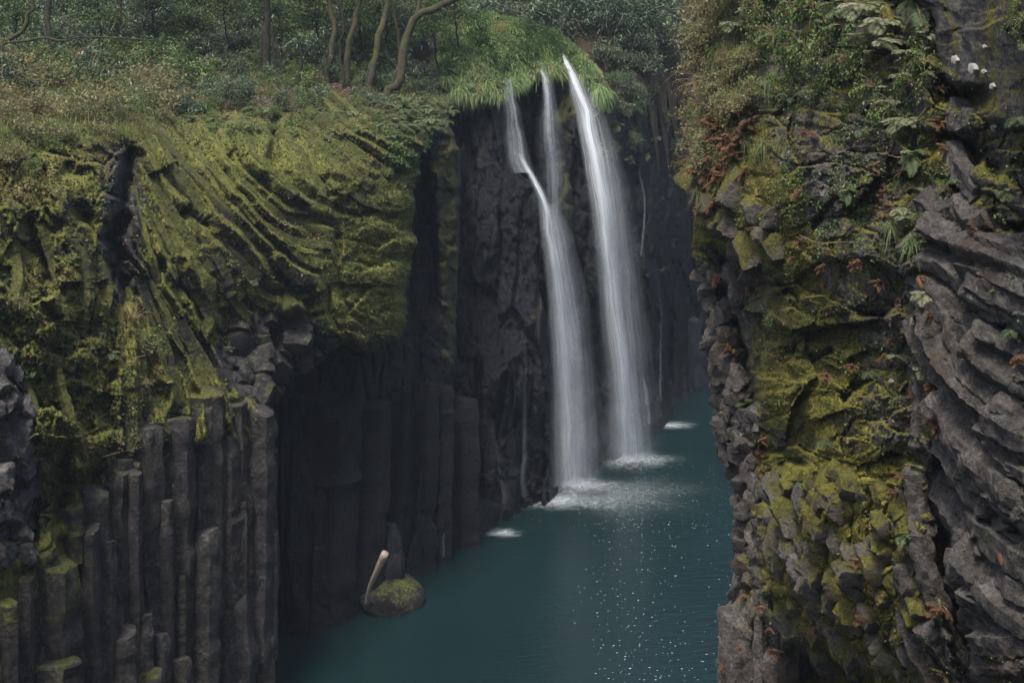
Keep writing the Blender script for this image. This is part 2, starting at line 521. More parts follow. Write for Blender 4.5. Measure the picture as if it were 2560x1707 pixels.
def plain(name, col, rough=0.6):
    N = NT(name)
    pos = N.n('NewGeometry').outputs['Position']
    c = N.mix(N.noise(pos, 9, 4), tuple(x * 0.75 for x in col), tuple(min(1, x * 1.2) for x in col))
    return N.done(N.n('BsdfPrincipled', {'Base Color': c, 'Roughness': rough}).outputs[0])
M_speck = plain('white_foam_fleck', (0.5, 0.55, 0.55))
M_lichen = plain('white_lichen', (0.23, 0.23, 0.215), 0.95)
# ------------------------------------------------------------------ rock faces
def jag(poly, amp=7.0, step=9.0, seed=0, keep=lambda x, y: False):
    out = []
    n = len(poly)
    for i in range(n):
        (x0, y0), (x1, y1) = poly[i], poly[(i + 1) % n]
        if -40 < x0 < 2600 and -40 < y0 < 1760:
            m = max(1, int(math.hypot(x1 - x0, y1 - y0) / step))
        else:
            m = 1
        for k in range(m):
            x, y = x0 + (x1 - x0) * k / m, y0 + (y1 - y0) * k / m
            q = np.array([x / 24.0, y / 24.0, seed])
            a = amp if m > 1 else 0
            out.append((x + a * (float(vnoise(q, 3)) + 0.6 * float(vnoise(q * 2.7, 5))), y + 0.6 * a * float(vnoise(q + 9, 4))))
    return out

class Face:
    """a rock face: a dense relief surface inside an outline, turned back at its free edges"""
    def __init__(self, name, poly, dfn, xs, ys, mat, moss=None, wet=None, lush=None, wrap=5.0, Rp=28.0, Rd=0.9, mg=4, kind='structure', fine=0.05, parent=None, color=(0, 1, 0, 1)):
        self.poly, self.xs, self.ys = poly, xs, ys
        X, Y = np.meshgrid(xs, ys)
        s, nx, ny = seg_dist(X, Y, poly + [poly[0]])
        ins = inside(X, Y, poly)
        cell = np.maximum(np.gradient(X, axis=1), np.gradient(Y, axis=0))
        k = np.where(ins, 0, s / cell)
        PX, PY = np.where(ins, X, nx), np.where(ins, Y, ny)
        D = dfn(PX, PY)
        t = np.clip(np.where(ins, s, 0) / Rp, 0, 1)
        D = D + Rd * (1 - np.sqrt(np.clip(1 - (1 - t) ** 2, 0, 1)))
        D = D + np.clip(k / mg, 0, 1.3) * wrap
        V = W(PX, PY, D)
        D = D - fine * (fbm(V * 2.3, 4, 31) + 0.5 * fbm(V * 7.0, 3, 37)) * 1.6
        V = W(PX, PY, D)
        self.D, self.ins = D, ins
        keep = (k < mg)
        q = keep[:-1, :-1] | keep[1:, :-1] | keep[:-1, 1:] | keep[1:, 1:]
        nxs = len(xs)
        i, j = np.nonzero(q)
        a = i * nxs + j
        fc = np.stack([a, a + nxs, a + nxs + 1, a + 1], -1)
        Q = V.reshape(-1, 3)
        t1 = np.linalg.norm(np.cross(Q[fc[:, 1]] - Q[fc[:, 0]], Q[fc[:, 2]] - Q[fc[:, 0]]), axis=1)
        t2 = np.linalg.norm(np.cross(Q[fc[:, 2]] - Q[fc[:, 0]], Q[fc[:, 3]] - Q[fc[:, 0]]), axis=1)
        both = (t1 > 1e-6) & (t2 > 1e-6)
        one, two = fc[(t1 > 1e-6) & ~both][:, [0, 1, 2]], fc[(t2 > 1e-6) & ~both][:, [0, 2, 3]]   # a quad squeezed to nothing on one side keeps its other half
        fc = fc[both]
        tri = np.concatenate([one, two])
        used = np.unique(np.concatenate([fc.ravel(), tri.ravel()]))
        mp = np.full(X.size, -1)
        mp[used] = np.arange(len(used))
        at = {}
        for nm, fn in (('moss', moss), ('wet', wet), ('lush', lush)):
            at[nm] = (fn(PX, PY) if callable(fn) else np.full(X.shape, fn or 0.0)).ravel()[used]
        self.ob = put(name, mesh_np(name, V.reshape(-1, 3)[used], [mp[fc], mp[tri]], mat, True, at), parent, color=color)
        self.name = name
        if parent is None:
            tag(self.ob, kind=kind)
        gx = np.gradient(V, axis=1)
        gy = np.gradient(V, axis=0)
        self.N = -unit(np.cross(gx, gy))
        self.N *= np.where(self.N[..., 1:2] > 0, -1, 1)
    def at(self, px, py):
        """depth and surface normal at pixels"""
        px, py = np.asarray(px, float), np.asarray(py, float)
        j = np.clip(np.searchsorted(self.xs, px) - 1, 0, len(self.xs) - 2)
        i = np.clip(np.searchsorted(self.ys, py) - 1, 0, len(self.ys) - 2)
        tx = np.clip((px - self.xs[j]) / (self.xs[j + 1] - self.xs[j]), 0, 1)
        ty = np.clip((py - self.ys[i]) / (self.ys[i + 1] - self.ys[i]), 0, 1)
        D = self.D
        d = (D[i, j] * (1 - tx) + D[i, j + 1] * tx) * (1 - ty) + (D[i + 1, j] * (1 - tx) + D[i + 1, j + 1] * tx) * ty
        return d, self.N[i, j]
    def pt(self, px, py, off=0.0):
        d, n = self.at(px, py)
        return W(px, py, d) + n * off, n

def creases(X, Y, lst):
    """lst of (polyline, half width px, metres deeper at its middle, sharpness)"""
    out = np.zeros(X.shape)
    for pl, w, a, *p in lst:
        pl = np.asarray(pl, float)
        m = (X > pl[:, 0].min() - 4 * w) & (X < pl[:, 0].max() + 4 * w) & (Y > pl[:, 1].min() - 4 * w) & (Y < pl[:, 1].max() + 4 * w)
        if not m.any():
            continue
        d, _, _ = seg_dist(X[m], Y[m], [tuple(q) for q in pl])
        out[m] += a * np.exp(-(d / w) ** (p[0] if p else 2))
    return out

def blob(X, Y, cx, cy, rx, ry, soft=0.5):
    r = np.sqrt(((X - cx) / rx) ** 2 + ((Y - cy) / ry) ** 2)
    return 1 - ss(1 - soft, 1 + soft, r)

def pmask(X, Y, poly, soft=40):
    s, _, _ = seg_dist(X, Y, poly + [poly[0]])
    return ss(-soft, soft, np.where(inside(X, Y, poly), s, -s))

def blocks(x, y, s, off=1.0, tilt=0.6, groove=0.5, gw=0.16):
    """broken blocks: each cell at its own height and tilt, parted by grooves"""
    F1, F2, idc, dx, dy = worley(x, y, s)
    h = off * (idc - 0.5) + tilt * ((idc * 7.3 % 1) - 0.5) * dx + tilt * ((idc * 13.7 % 1) - 0.5) * dy
    return h - groove * (1 - ss(0, gw, F2 - F1))

def rocky(x, y, s, sx, sy, amp, octs=4, gr=0.14, fall=0.52, tilt=1.2):
    """fractured rock: facets within facets, few open joints"""
    out, a = 0, amp
    for o in range(octs):
        k = 2.1 ** o
        x, y = x + 0.16 * sx / k * fbm(np.stack([x / sx * k * 1.3, y / sy * k * 1.3, 0 * x + o], -1), 2, s + o), y + 0.16 * sy / k * fbm(np.stack([x / sx * k * 1.3, y / sy * k * 1.3, 0 * x + o + 50], -1), 2, s + o)
        F1, F2, idc, dx, dy = worley(x / sx * k + 13.7 * o, y / sy * k + 5.1 * o, s + 7 * o, 1.0)
        out = out + a * ((idc - 0.5) * 0.9 + tilt * ((idc * 7.3 % 1) - 0.5) * dx + tilt * ((idc * 13.7 % 1) - 0.35) * dy - gr * (idc * 3.3 % 1 > 0.4) * 2 * (1 - ss(0, 0.1, F2 - F1)))
        a *= fall
    return out

def warp(X, Y, sc, amp, s=0):
    p = np.stack([X / sc, Y / sc, np.zeros(X.shape)], -1)
    return X + amp * fbm(p, 3, s), Y + amp * fbm(p + 9.1, 3, s + 5)

# ---------------- the left cliff
L_ctl = [(-1500, 2300, 15), (-1500, 1300, 15), (-1500, 700, 17), (-1500, 300, 22), (-1500, 130, 32), (-900, 2300, 18.5), (-900, 1300, 18.2), (-900, 700, 20), (-900, 280, 26), (-900, 130, 38), (-300, 2300, 22.5), (0, 2200, 24), (300, 2200, 27.5), (640, 2200, 32.5), (-300, 1707, 21.5), (0, 1707, 24), (200, 1707, 26.5), (400, 1707, 29), (560, 1707, 31.3), (690, 1707, 33),
         (-300, 1300, 22), (0, 1300, 24.6), (250, 1300, 27.8), (450, 1300, 30.2), (690, 1300, 33), (-300, 1000, 22.5), (0, 1000, 25), (300, 1000, 29), (500, 1000, 31.5), (650, 1000, 33.2),
         (-300, 700, 24), (0, 700, 26.5), (300, 700, 30.5), (500, 700, 33), (640, 850, 34.6), (700, 760, 34.8), (860, 800, 36), (980, 820, 37.6), (-300, 450, 26), (0, 450, 29), (300, 450, 32.4),
         (500, 450, 35), (800, 450, 37.3), (1000, 450, 39.6), (900, 650, 37.2), (1000, 650, 38.6), (-300, 280, 30), (0, 280, 33), (300, 290, 36), (600, 270, 40.5), (900, 260, 43.5), (1050, 330, 42),
         (1110, 260, 44.5), (-300, 200, 36), (0, 190, 39), (400, 190, 45), (700, 205, 46), (1000, 215, 47), (-300, 130, 44), (0, 125, 48), (500, 130, 53), (1000, 140, 55), (1130, 200, 50), (0, 60, 56), (1100, 60, 60)]
tL = TPS(L_ctl)
L_poly = [(-1500, 60), (1060, 60), (1135, 150), (1125, 250), (1100, 320), (1052, 390), (1036, 480), (1036, 620), (1022, 700), (1015, 790), (1004, 850), (960, 864), (925, 884), (880, 870), (842, 866),
          (802, 905), (752, 938), (706, 962), (676, 985), (670, 1010), (691, 1045), (690, 1100), (677, 1320), (688, 1365), (690, 1500), (676, 1620), (668, 1720), (640, 2200), (-1500, 2300)]
L_cr = [([(335, 385), (322, 430), (312, 500), (296, 570), (278, 600)], 17, 1.5, 2), ([(300, 560), (296, 620), (306, 680), (320, 740)], 18, 1.4), ([(285, 600), (272, 640), (282, 700)], 9, 0.7),
        ([(455, 535), (490, 540), (512, 560)], 15, 0.9), ([(400, 655), (388, 700), (372, 735)], 13, 0.9), ([(450, 720), (478, 735)], 13, 0.8),
        ([(690, 300), (684, 350), (682, 420)], 13, 0.9), ([(795, 310), (840, 345), (905, 380)], 8, 0.5), ([(890, 660), (950, 668)], 6, 0.25), ([(840, 520), (905, 540), (945, 515)], 7, 0.4),
        ([(170, 420), (200, 430)], 18, 0.8), ([(195, 520), (215, 545)], 16, 0.8), ([(70, 560), (90, 620), (120, 660)], 22, 1.0), ([(120, 690), (140, 690)], 14, 0.8), ([(840, 590), (850, 700), (880, 790)], 9, 0.3),
        ([(210, 800), (235, 830)], 18, 0.6), ([(80, 1010), (70, 1100), (90, 1220), (75, 1340)], 13, 0.7), ([(160, 1130), (165, 1200), (150, 1290)], 20, 0.8), ([(790, 850), (740, 920), (700, 950)], 22, 0.6), ([(255, 1180), (235, 1210)], 14, 0.7)]
FAN = [(0, [(832, 236), (890, 292), (914, 328)]), (1, [(800, 246), (850, 302), (876, 330)]), (2, [(770, 274), (832, 326), (864, 344)]), (3, [(740, 290), (790, 302), (842, 346), (892, 386), (960, 430)]), (4.2, [(762, 312), (832, 396), (882, 441), (930, 470)]),
       (5.2, [(700, 330), (760, 420), (800, 500)]), (6.2, [(622, 382), (692, 442), (740, 492)]), (7, [(610, 412), (690, 482), (738, 517), (800, 530), (832, 548)]), (8, [(600, 452), (660, 512), (722, 556), (772, 572), (826, 582)]), (9, [(570, 484), (640, 552), (700, 592), (762, 612), (822, 617)]),
       (10, [(400, 262), (455, 335), (500, 395), (552, 448), (600, 505), (642, 560), (690, 615)]), (11, [(372, 300), (420, 372), (470, 432), (530, 492), (580, 542), (626, 592), (670, 650)]), (12, [(362, 345), (402, 402), (450, 462), (492, 520), (540, 590), (600, 650)]), (13, [(350, 400), (385, 470), (430, 542), (472, 606), (522, 682)]),
       (14, [(345, 440), (375, 522), (412, 596), (450, 662), (482, 716)]), (15, [(334, 470), (354, 562), (376, 642), (400, 722), (456, 832), (510, 912), (546, 972), (576, 1042)]), (16, [(430, 790), (480, 862), (522, 922), (550, 1002), (560, 1060)]), (17, [(400, 742), (440, 812), (480, 892), (510, 972), (524, 1042)]),
       (18, [(370, 702), (410, 792), (445, 882), (470, 962), (490, 1042)]), (19, [(345, 690), (370, 762), (405, 852), (430, 932), (450, 1012)]), (20, [(320, 722), (340, 822), (354, 922), (366, 1022), (370, 1120)]), (21, [(290, 762), (304, 862), (314, 962), (318, 1082), (320, 1142)])]
tPhi = TPS([(x, y, k) for k, c in FAN for x, y in c], 3e-3)
def L_depth(X, Y):
    wx, wy = warp(X, Y, 90, 16, 3)
    jx, jy = warp(X, Y, 30, 13, 8)
    d = tL(X, Y) + creases(jx, jy, L_cr) - rocky(X, Y, 9, 34, 60, 0.35, 3) * blob(X, Y, 308, 560, 42, 190, 0.4)
    th = np.arctan2(wx - 300, wy - 130 + 1e-6)
    r = np.hypot(wx - 300, wy - 130)
    ph = tPhi(X, Y) + 0.30 * fbm(np.stack([X / 70, Y / 70, 0 * X], -1), 3, 13)
    kk, ff = np.floor(ph), ph - np.floor(ph)
    seg = hsh(kk, np.floor(r / 150 + 5 * hsh(kk, 0 * kk, 0 * kk, 3)), 0 * kk, 17)
    fan = np.where(ff < 0.32, ff / 0.32, 1 - (ff - 0.32) / 0.68) ** 1.2 * (0.34 + 0.26 * seg) + 0.4 * (seg - 0.5) + rocky(wx, wy, 15, 70, 70, 0.16, 4)
    big = rocky(wx, wy, 21, 110, 130, 0.75, 5)
    col = blocks(X / 62 + 0.1 * np.sin(Y / 150), Y / 420, 31, 0.9, 0.4, 0.6, 0.14) * 0.42 + rocky(wx, wy, 33, 50, 90, 0.08, 3)
    knob = blocks(wx / 52, wy / 46, 41, 1.0, 1.0, 0.8, 0.3) * 0.4 + rocky(wx, wy, 43, 40, 40, 0.16, 3)
    face = rocky(wx, wy, 51, 150, 60, 0.34, 4, 0.22)
    soil = fbm(np.stack([X / 60, Y / 30, 0 * X], -1), 4, 7) * 0.7 + rocky(wx, wy, 17, 80, 40, 0.5, 4)
    m_big = pmask(X, Y, [(-320, 330), (330, 360), (300, 700), (300, 1130), (250, 1200), (90, 1380), (-320, 1500)], 30)
    m_col = ss(1080, 1180, Y) * (1 - pmask(X, Y, [(-320, 900), (110, 1000), (250, 1200), (100, 1400), (-320, 1500)], 30))
    m_knob = pmask(X, Y, [(540, 830), (600, 740), (700, 690), (800, 760), (880, 860), (1010, 850), (700, 1040), (600, 960)], 30)
    m_face = pmask(X, Y, [(740, 540), (850, 440), (1040, 420), (1040, 860), (860, 860), (840, 740), (790, 640)], 25)
    m_soil = 1 - ss(255, 330, Y + 60 * (1 - ss(300, 500, X)) * 0 - 0.02 * X)
    w = {'s': m_soil, 'f': (1 - m_soil) * m_face}
    rest = (1 - m_soil) * (1 - m_face)
    w['k'] = rest * m_knob
    rest = rest * (1 - m_knob)
    w['c'] = rest * m_col
    rest = rest * (1 - m_col)
    w['b'] = rest * m_big
    rest = rest * (1 - m_big)
    return d - (w['s'] * soil + w['f'] * face + w['k'] * knob + w['c'] * col + w['b'] * big + rest * fan)
def L_moss(X, Y):
    m = 0.62 - 0.52 * ss(1060, 1240, Y + 0.25 * (X - 350)) - 0.42 * (1 - ss(250, 340, Y)) - 0.55 * pmask(X, Y, [(520, 900), (600, 800), (720, 760), (800, 830), (850, 870), (1000, 860), (700, 1050), (640, 1040)], 40)
    m -= 0.8 * blob(X, Y, 305, 560, 48, 175, 0.5)
    m += 0.55 * pmask(X, Y, [(-320, 900), (110, 1000), (260, 1100), (260, 1250), (130, 1420), (-320, 1480)], 40) * ss(1000, 1100, Y)
    m -= 0.75 * blob(X, Y, 20, 1180, 75, 250, 0.4)
    m += 0.3 * blob(X, Y, 90, 1500, 130, 160, 0.5) + 0.5 * blob(X, Y, 10, 1600, 60, 260, 0.4)
    m += 0.35 * pmask(X, Y, [(780, 470), (1040, 420), (1040, 860), (860, 860)], 40)
    m += 0.45 * blob(X, Y, 600, 1050, 110, 50, 0.6)
    return np.clip(m, 0, 1.1)
def L_wet(X, Y):
    return 0.35 * blob(X, Y, 305, 580, 40, 160, 0.5)
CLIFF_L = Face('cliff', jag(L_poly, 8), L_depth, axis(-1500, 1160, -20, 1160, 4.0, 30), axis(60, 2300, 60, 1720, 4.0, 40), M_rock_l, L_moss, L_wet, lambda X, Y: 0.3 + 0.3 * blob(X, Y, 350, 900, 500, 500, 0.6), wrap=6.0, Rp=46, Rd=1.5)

# ---------------- wet wall in the recess behind the left cliff
R_ctl = [(600, 900, 36.5), (690, 900, 37.4), (830, 900, 38), (920, 900, 39.2), (1000, 900, 40.4), (1080, 900, 41.8), (1150, 900, 42.6), (1210, 900, 44), (1300, 900, 46.3),
         (600, 1650, 36.2), (690, 1650, 36.8), (830, 1650, 37.2), (920, 1650, 38.6), (1000, 1650, 40), (1080, 1650, 41.2), (1150, 1650, 42.6), (1210, 1650, 43.8), (1300, 1650, 46.2),
         (1000, 350, 42.5), (1100, 350, 42.6), (1150, 350, 43.5), (1000, 600, 42.3), (1060, 600, 43), (1120, 600, 42.2), (1150, 600, 43)]
tR = TPS(R_ctl)
R_poly = [(590, 780), (960, 700), (980, 350), (1120, 300), (1152, 380), (1152, 520), (1146, 640), (1140, 800), (1144, 880), (1136, 975), (1192, 1000), (1198, 1240), (1290, 1265), (1300, 1700), (590, 1760)]
R_cr = [([(1050, 400), (1065, 520), (1080, 640), (1085, 760)], 14, 0.7), ([(1085, 430), (1098, 600), (1110, 760)], 14, -0.4), ([(700, 1000), (700, 1600)], 8, 0.8), ([(880, 1020), (838, 1570)], 7, 0.7), ([(975, 1000), (945, 1500)], 9, 0.9), ([(1012, 1000), (995, 1460)], 7, 0.6), ([(1085, 1000), (1082, 1400)], 6, 0.5)]
def R_depth(X, Y):
    d = tR(X, Y) + creases(X, Y, R_cr)
    wx, wy = warp(X, Y, 130, 22, 61)
    c = blocks((wx - 0.05 * (1300 - Y)) / 62, wy / 520, 63, 1.0, 0.8, 0.4, 0.12) * 0.55
    k = rocky(wx, wy, 65, 60, 80, 0.3, 4)
    up = 1 - ss(820, 980, Y)
    return d - c * (1 - 0.6 * up) - k * (0.25 + 0.9 * up)
def R_moss(X, Y):
    return np.clip(0.95 * blob(X, Y, 1125, 600, 30, 330, 0.35) + 0.45 * blob(X, Y, 1080, 430, 60, 80, 0.5) - 0.1, 0, 1) + 0.12 * ss(900, 1100, Y)
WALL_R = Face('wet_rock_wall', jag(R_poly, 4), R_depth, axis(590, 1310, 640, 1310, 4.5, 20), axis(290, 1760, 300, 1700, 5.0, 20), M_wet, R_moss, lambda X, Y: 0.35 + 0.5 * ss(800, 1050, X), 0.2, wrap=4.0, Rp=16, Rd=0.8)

# ---------------- wall of the waterfall: left buttress, middle buttress, back wall
def streaky(X, Y, s, amp):
    wx, wy = warp(X, Y, 160, 26, s)
    a = blocks(wx / 62, wy / 420, s + 1, 1.1, 1.3, 0.5, 0.12) * amp
    return a + rocky(wx, wy, s + 3, 46, 130, amp * 0.75, 4)
B_poly = [(1090, 250), (1140, 215), (1200, 225), (1258, 225), (1262, 300), (1272, 385), (1296, 432), (1340, 468), (1360, 515), (1364, 620), (1358, 740), (1366, 840), (1372, 960), (1380, 1080), (1392, 1215), (1392, 1290), (1090, 1400)]
tB = TPS([(1090, 250, 47), (1090, 1300, 44.6), (1200, 250, 48), (1200, 700, 46), (1200, 1300, 44.8), (1300, 500, 47.2), (1350, 520, 47.4), (1350, 800, 47), (1390, 1250, 47.2), (1290, 900, 45.8), (1270, 1280, 45.9)])
def B_depth(X, Y):
    return tB(X, Y) - streaky(X, Y, 71, 0.5) + creases(X, Y, [([(1240, 950), (1275, 900), (1300, 880)], 10, -0.3), ([(1283, 940), (1285, 1030), (1280, 1060)], 8, 0.5), ([(1195, 900), (1200, 1300)], 8, 0.7)]) - 0.5 * blob(X, Y, 1290, 960, 70, 70, 0.6)
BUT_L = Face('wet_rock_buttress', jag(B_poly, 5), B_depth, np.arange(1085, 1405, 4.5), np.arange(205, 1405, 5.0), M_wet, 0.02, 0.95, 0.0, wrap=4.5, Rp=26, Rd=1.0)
C_poly = [(1330, 190), (1372, 178), (1402, 200), (1412, 320), (1424, 430), (1440, 560), (1444, 680), (1458, 830), (1482, 960), (1496, 1060), (1505, 1120), (1505, 1230), (1330, 1300), (1340, 700), (1330, 400)]
tC = TPS([(1330, 180, 52.5), (1400, 200, 52.8), (1330, 600, 49.6), (1430, 560, 50.6), (1330, 1250, 47.6), (1500, 1150, 50.9), (1450, 900, 50.4), (1400, 1200, 49)])
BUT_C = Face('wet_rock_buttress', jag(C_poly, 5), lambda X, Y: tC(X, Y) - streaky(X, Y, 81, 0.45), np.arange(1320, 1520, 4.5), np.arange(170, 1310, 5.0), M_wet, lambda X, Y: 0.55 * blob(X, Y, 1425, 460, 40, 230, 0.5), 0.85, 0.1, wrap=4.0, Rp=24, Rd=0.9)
B2_ctl = [(1240, 180, 54), (1400, 170, 54), (1480, 200, 53.6), (1560, 240, 56), (1650, 250, 61), (1760, 260, 66), (1850, 260, 68), (1300, 700, 51.5), (1440, 700, 51.6), (1520, 700, 52), (1600, 700, 54.6), (1660, 700, 58), (1720, 700, 62.5), (1850, 700, 68),
          (1300, 1200, 50.5), (1500, 1150, 51.4), (1560, 1150, 51.9), (1610, 1090, 53.8), (1650, 1060, 55.6), (1700, 1000, 60.5), (1780, 980, 63.5), (1850, 1000, 66), (1600, 300, 57), (2400, 260, 74), (2400, 700, 74), (2400, 1300, 74)]
tF = TPS(B2_ctl)
F_poly = [(1240, 150), (1400, 130), (1480, 170), (1520, 225), (1580, 245), (1680, 230), (1870, 230), (2400, 230), (2400, 1300), (1240, 1320)]
F_cr = [([(1500, 260), (1570, 480), (1620, 700), (1640, 900)], 10, -0.5), ([(1600, 250), (1612, 500), (1660, 760), (1655, 1040)], 13, -0.7), ([(1640, 650), (1672, 800), (1668, 1000)], 12, 1.2), ([(1575, 760), (1600, 900), (1618, 1060)], 14, -0.5)]
def F_depth(X, Y):
    return tF(X, Y) + creases(X, Y, F_cr) - streaky(X, Y, 91, 0.55)
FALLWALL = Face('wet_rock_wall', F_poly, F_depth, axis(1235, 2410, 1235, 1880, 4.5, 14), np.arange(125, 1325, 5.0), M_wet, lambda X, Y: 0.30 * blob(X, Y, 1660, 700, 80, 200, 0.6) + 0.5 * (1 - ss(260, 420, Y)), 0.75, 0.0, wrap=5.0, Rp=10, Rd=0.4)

# ---------------- the right cliff, nearest to the camera
R2_ctl = [(1740, -300, 26.5), (1740, 0, 26), (1740, 300, 25), (1735, 560, 24.2), (1780, 760, 24.6), (1785, 1050, 24.6), (1840, 1200, 24), (1840, 1450, 23.4), (1800, 1600, 23), (1800, 2300, 22.6),
          (1900, -300, 23.5), (1900, 0, 23), (1900, 300, 22.2), (1880, 560, 21.4), (1920, 760, 21.9), (1960, 1000, 20.6), (1960, 1300, 20.3), (1960, 1500, 20.8), (1960, 1700, 22.4), (1960, 2300, 22.2),
          (2100, -300, 20.8), (2100, 0, 20.3), (2100, 300, 19.2), (2100, 700, 18.2), (2120, 1000, 17.9), (2120, 1300, 17.7), (2120, 1550, 18.2), (2120, 1750, 19.8), (2120, 2300, 19.6),
          (2320, -300, 17.6), (2320, 0, 17), (2320, 300, 16.6), (2320, 700, 15.9), (2320, 1000, 15.7), (2320, 1300, 15.6), (2320, 1700, 16), (2320, 2300, 16.2),
          (2560, -300, 13.3), (2560, 0, 13.2), (2560, 300, 13.4), (2560, 700, 13.4), (2560, 1100, 13.4), (2560, 1700, 13.6), (2560, 2300, 13.8), (2900, 0, 10.6), (2900, 900, 10.8), (2900, 2000, 11), (3500, 0, 8.0), (3500, 900, 8.2), (3500, 2000, 8.4), (4300, 0, 5.6), (4300, 900, 5.7), (4300, 2000, 5.9), (1740, -800, 29), (2100, -800, 23), (2560, -800, 15.5), (3500, -800, 9.4), (4300, -800, 6.6)]
tK = TPS(R2_ctl)
K_poly = [(4300, -800), (1860, -800), (1800, -320), (1775, -100), (1762, 0), (1768, 120), (1752, 250), (1742, 400), (1738, 480), (1730, 560), (1730, 590), (1722, 615), (1726, 640), (1752, 672), (1770, 720), (1776, 760), (1772, 800), (1772, 880), (1776, 960), (1785, 1060),
          (1790, 1110), (1802, 1152), (1822, 1180), (1846, 1206), (1834, 1220), (1831, 1300), (1830, 1490), (1808, 1520), (1800, 1600), (1796, 1707), (1780, 2500), (4300, 2500)]
K_cr = [([(1800, 720), (1830, 790), (1855, 860), (1872, 960), (1878, 1020)], 17, 1.3), ([(1790, 640), (1850, 690), (1900, 720)], 16, 0.8), ([(1745, 620), (1800, 650)], 10, 0.3), ([(1965, 735), (2000, 745)], 8, 0.4),
        ([(1970, 870), (2030, 895), (2080, 880)], 8, 0.5), ([(2030, 570), (2090, 500), (2150, 540)], 7, 0.35), ([(1900, 1120), (1960, 1130)], 8, 0.4), ([(1965, 1145), (2010, 1150)], 10, 0.5), ([(2110, 990), (2180, 950)], 10, 0.5), ([(2150, 780), (2210, 790)], 9, 0.4),
        ([(2333, 60), (2340, 140), (2352, 200)], 12, 0.6), ([(2365, 225), (2410, 245), (2440, 240)], 26, 1.3, 3), ([(2375, 320), (2410, 340), (2425, 400)], 22, 1.1, 3), ([(2390, 470), (2410, 500), (2440, 480)], 16, 0.8), ([(2440, 390), (2470, 390), (2490, 420)], 18, 0.9), ([(2310, 575), (2330, 600), (2350, 640)], 10, 0.6), ([(2470, 565), (2570, 570)], 12, 0.8, 4),
        ([(2345, 700), (2352, 760)], 11, 0.6), ([(2360, 1130), (2340, 1230), (2352, 1300)], 20, 1.1), ([(2345, 1340), (2352, 1400), (2380, 1480), (2400, 1560), (2420, 1640), (2440, 1720)], 26, 1.5, 3), ([(2400, 1305), (2440, 1330), (2480, 1400)], 15, 0.8), ([(2380, 1240), (2420, 1295), (2480, 1300)], 14, 0.6),
        ([(2000, 1660), (2080, 1690), (2180, 1740)], 42, 1.6, 3), ([(1905, 1560), (1915, 1640), (1905, 1720)], 12, 0.9), ([(1985, 1610), (1975, 1710)], 8, 0.5), ([(1930, 1500), (1975, 1570)], 14, 0.6), ([(2330, 1500), (2350, 1600), (2370, 1700)], 9, 0.5)]
def K_depth(X, Y):
    wx, wy = warp(X, Y, 110, 22, 103)
    jx, jy = warp(X, Y, 34, 14, 107)
    d = tK(X, Y) + creases(jx, jy, K_cr)
    small = blocks(wx / 40, wy / 36, 105, 1.0, 1.0, 0.7, 0.3) * 0.22 + rocky(wx, wy, 106, 30, 30, 0.12, 3)
    mid = blocks(wx / 62, wy / 52, 107, 1.0, 1.2, 0.7, 0.28) * 0.22 + rocky(wx, wy, 108, 46, 42, 0.16, 3)
    large = rocky(wx, wy, 109, 230, 140, 0.7, 6, 0.14, 0.46)
    ang = R(38)
    u, v = wx * math.cos(ang) + wy * math.sin(ang), -wx * math.sin(ang) + wy * math.cos(ang)
    cols = blocks(u / 260, v / 74, 113, 0.9, 0.9, 0.7, 0.22) * 0.27 + rocky(wx, wy, 115, 80, 60, 0.13, 4)
    brow = blocks(wx / 78, wy / 64, 117, 0.5, 0.5, 0.6, 0.3) * 0.2 + rocky(wx, wy, 118, 60, 50, 0.14, 3)
    vert = blocks(X / 90, Y / 600, 119, 1.0, 0.5, 0.5, 0.12) * 0.3
    slab = rocky(wx, wy, 121, 380, 300, 0.34, 6, 0.0, 0.4)
    m_small = pmask(X, Y, [(1700, 600), (1800, 650), (1890, 900), (1910, 1250), (1880, 1500), (1780, 1500)], 18)
    m_mid = pmask(X, Y, [(1890, 1180), (2000, 1150), (2330, 1180), (2330, 1707), (2100, 1720), (1960, 1600), (1900, 1450)], 30)
    m_cols = pmask(X, Y, [(2320, 380), (2950, 520), (2950, 2400), (2340, 2400), (2250, 1300), (2290, 900)], 30)
    m_brow = pmask(X, Y, [(1690, 330), (1900, 320), (2000, 600), (1900, 640), (1690, 620)], 25)
    m_vert = pmask(X, Y, [(1780, 1500), (1900, 1490), (2000, 1610), (2200, 1760), (2300, 2400), (1700, 2400)], 20)
    m_slab = pmask(X, Y, [(2330, -350), (2950, -350), (2950, 420), (2480, 300), (2340, 150)], 14)
    out, rest = 0, np.ones(X.shape)
    for m, h in ((m_vert, vert), (m_slab, slab), (m_small, small), (m_mid, mid), (m_cols, cols), (m_brow, brow)):
        out = out + rest * m * h
        rest = rest * (1 - m)
    return d - out - rest * large
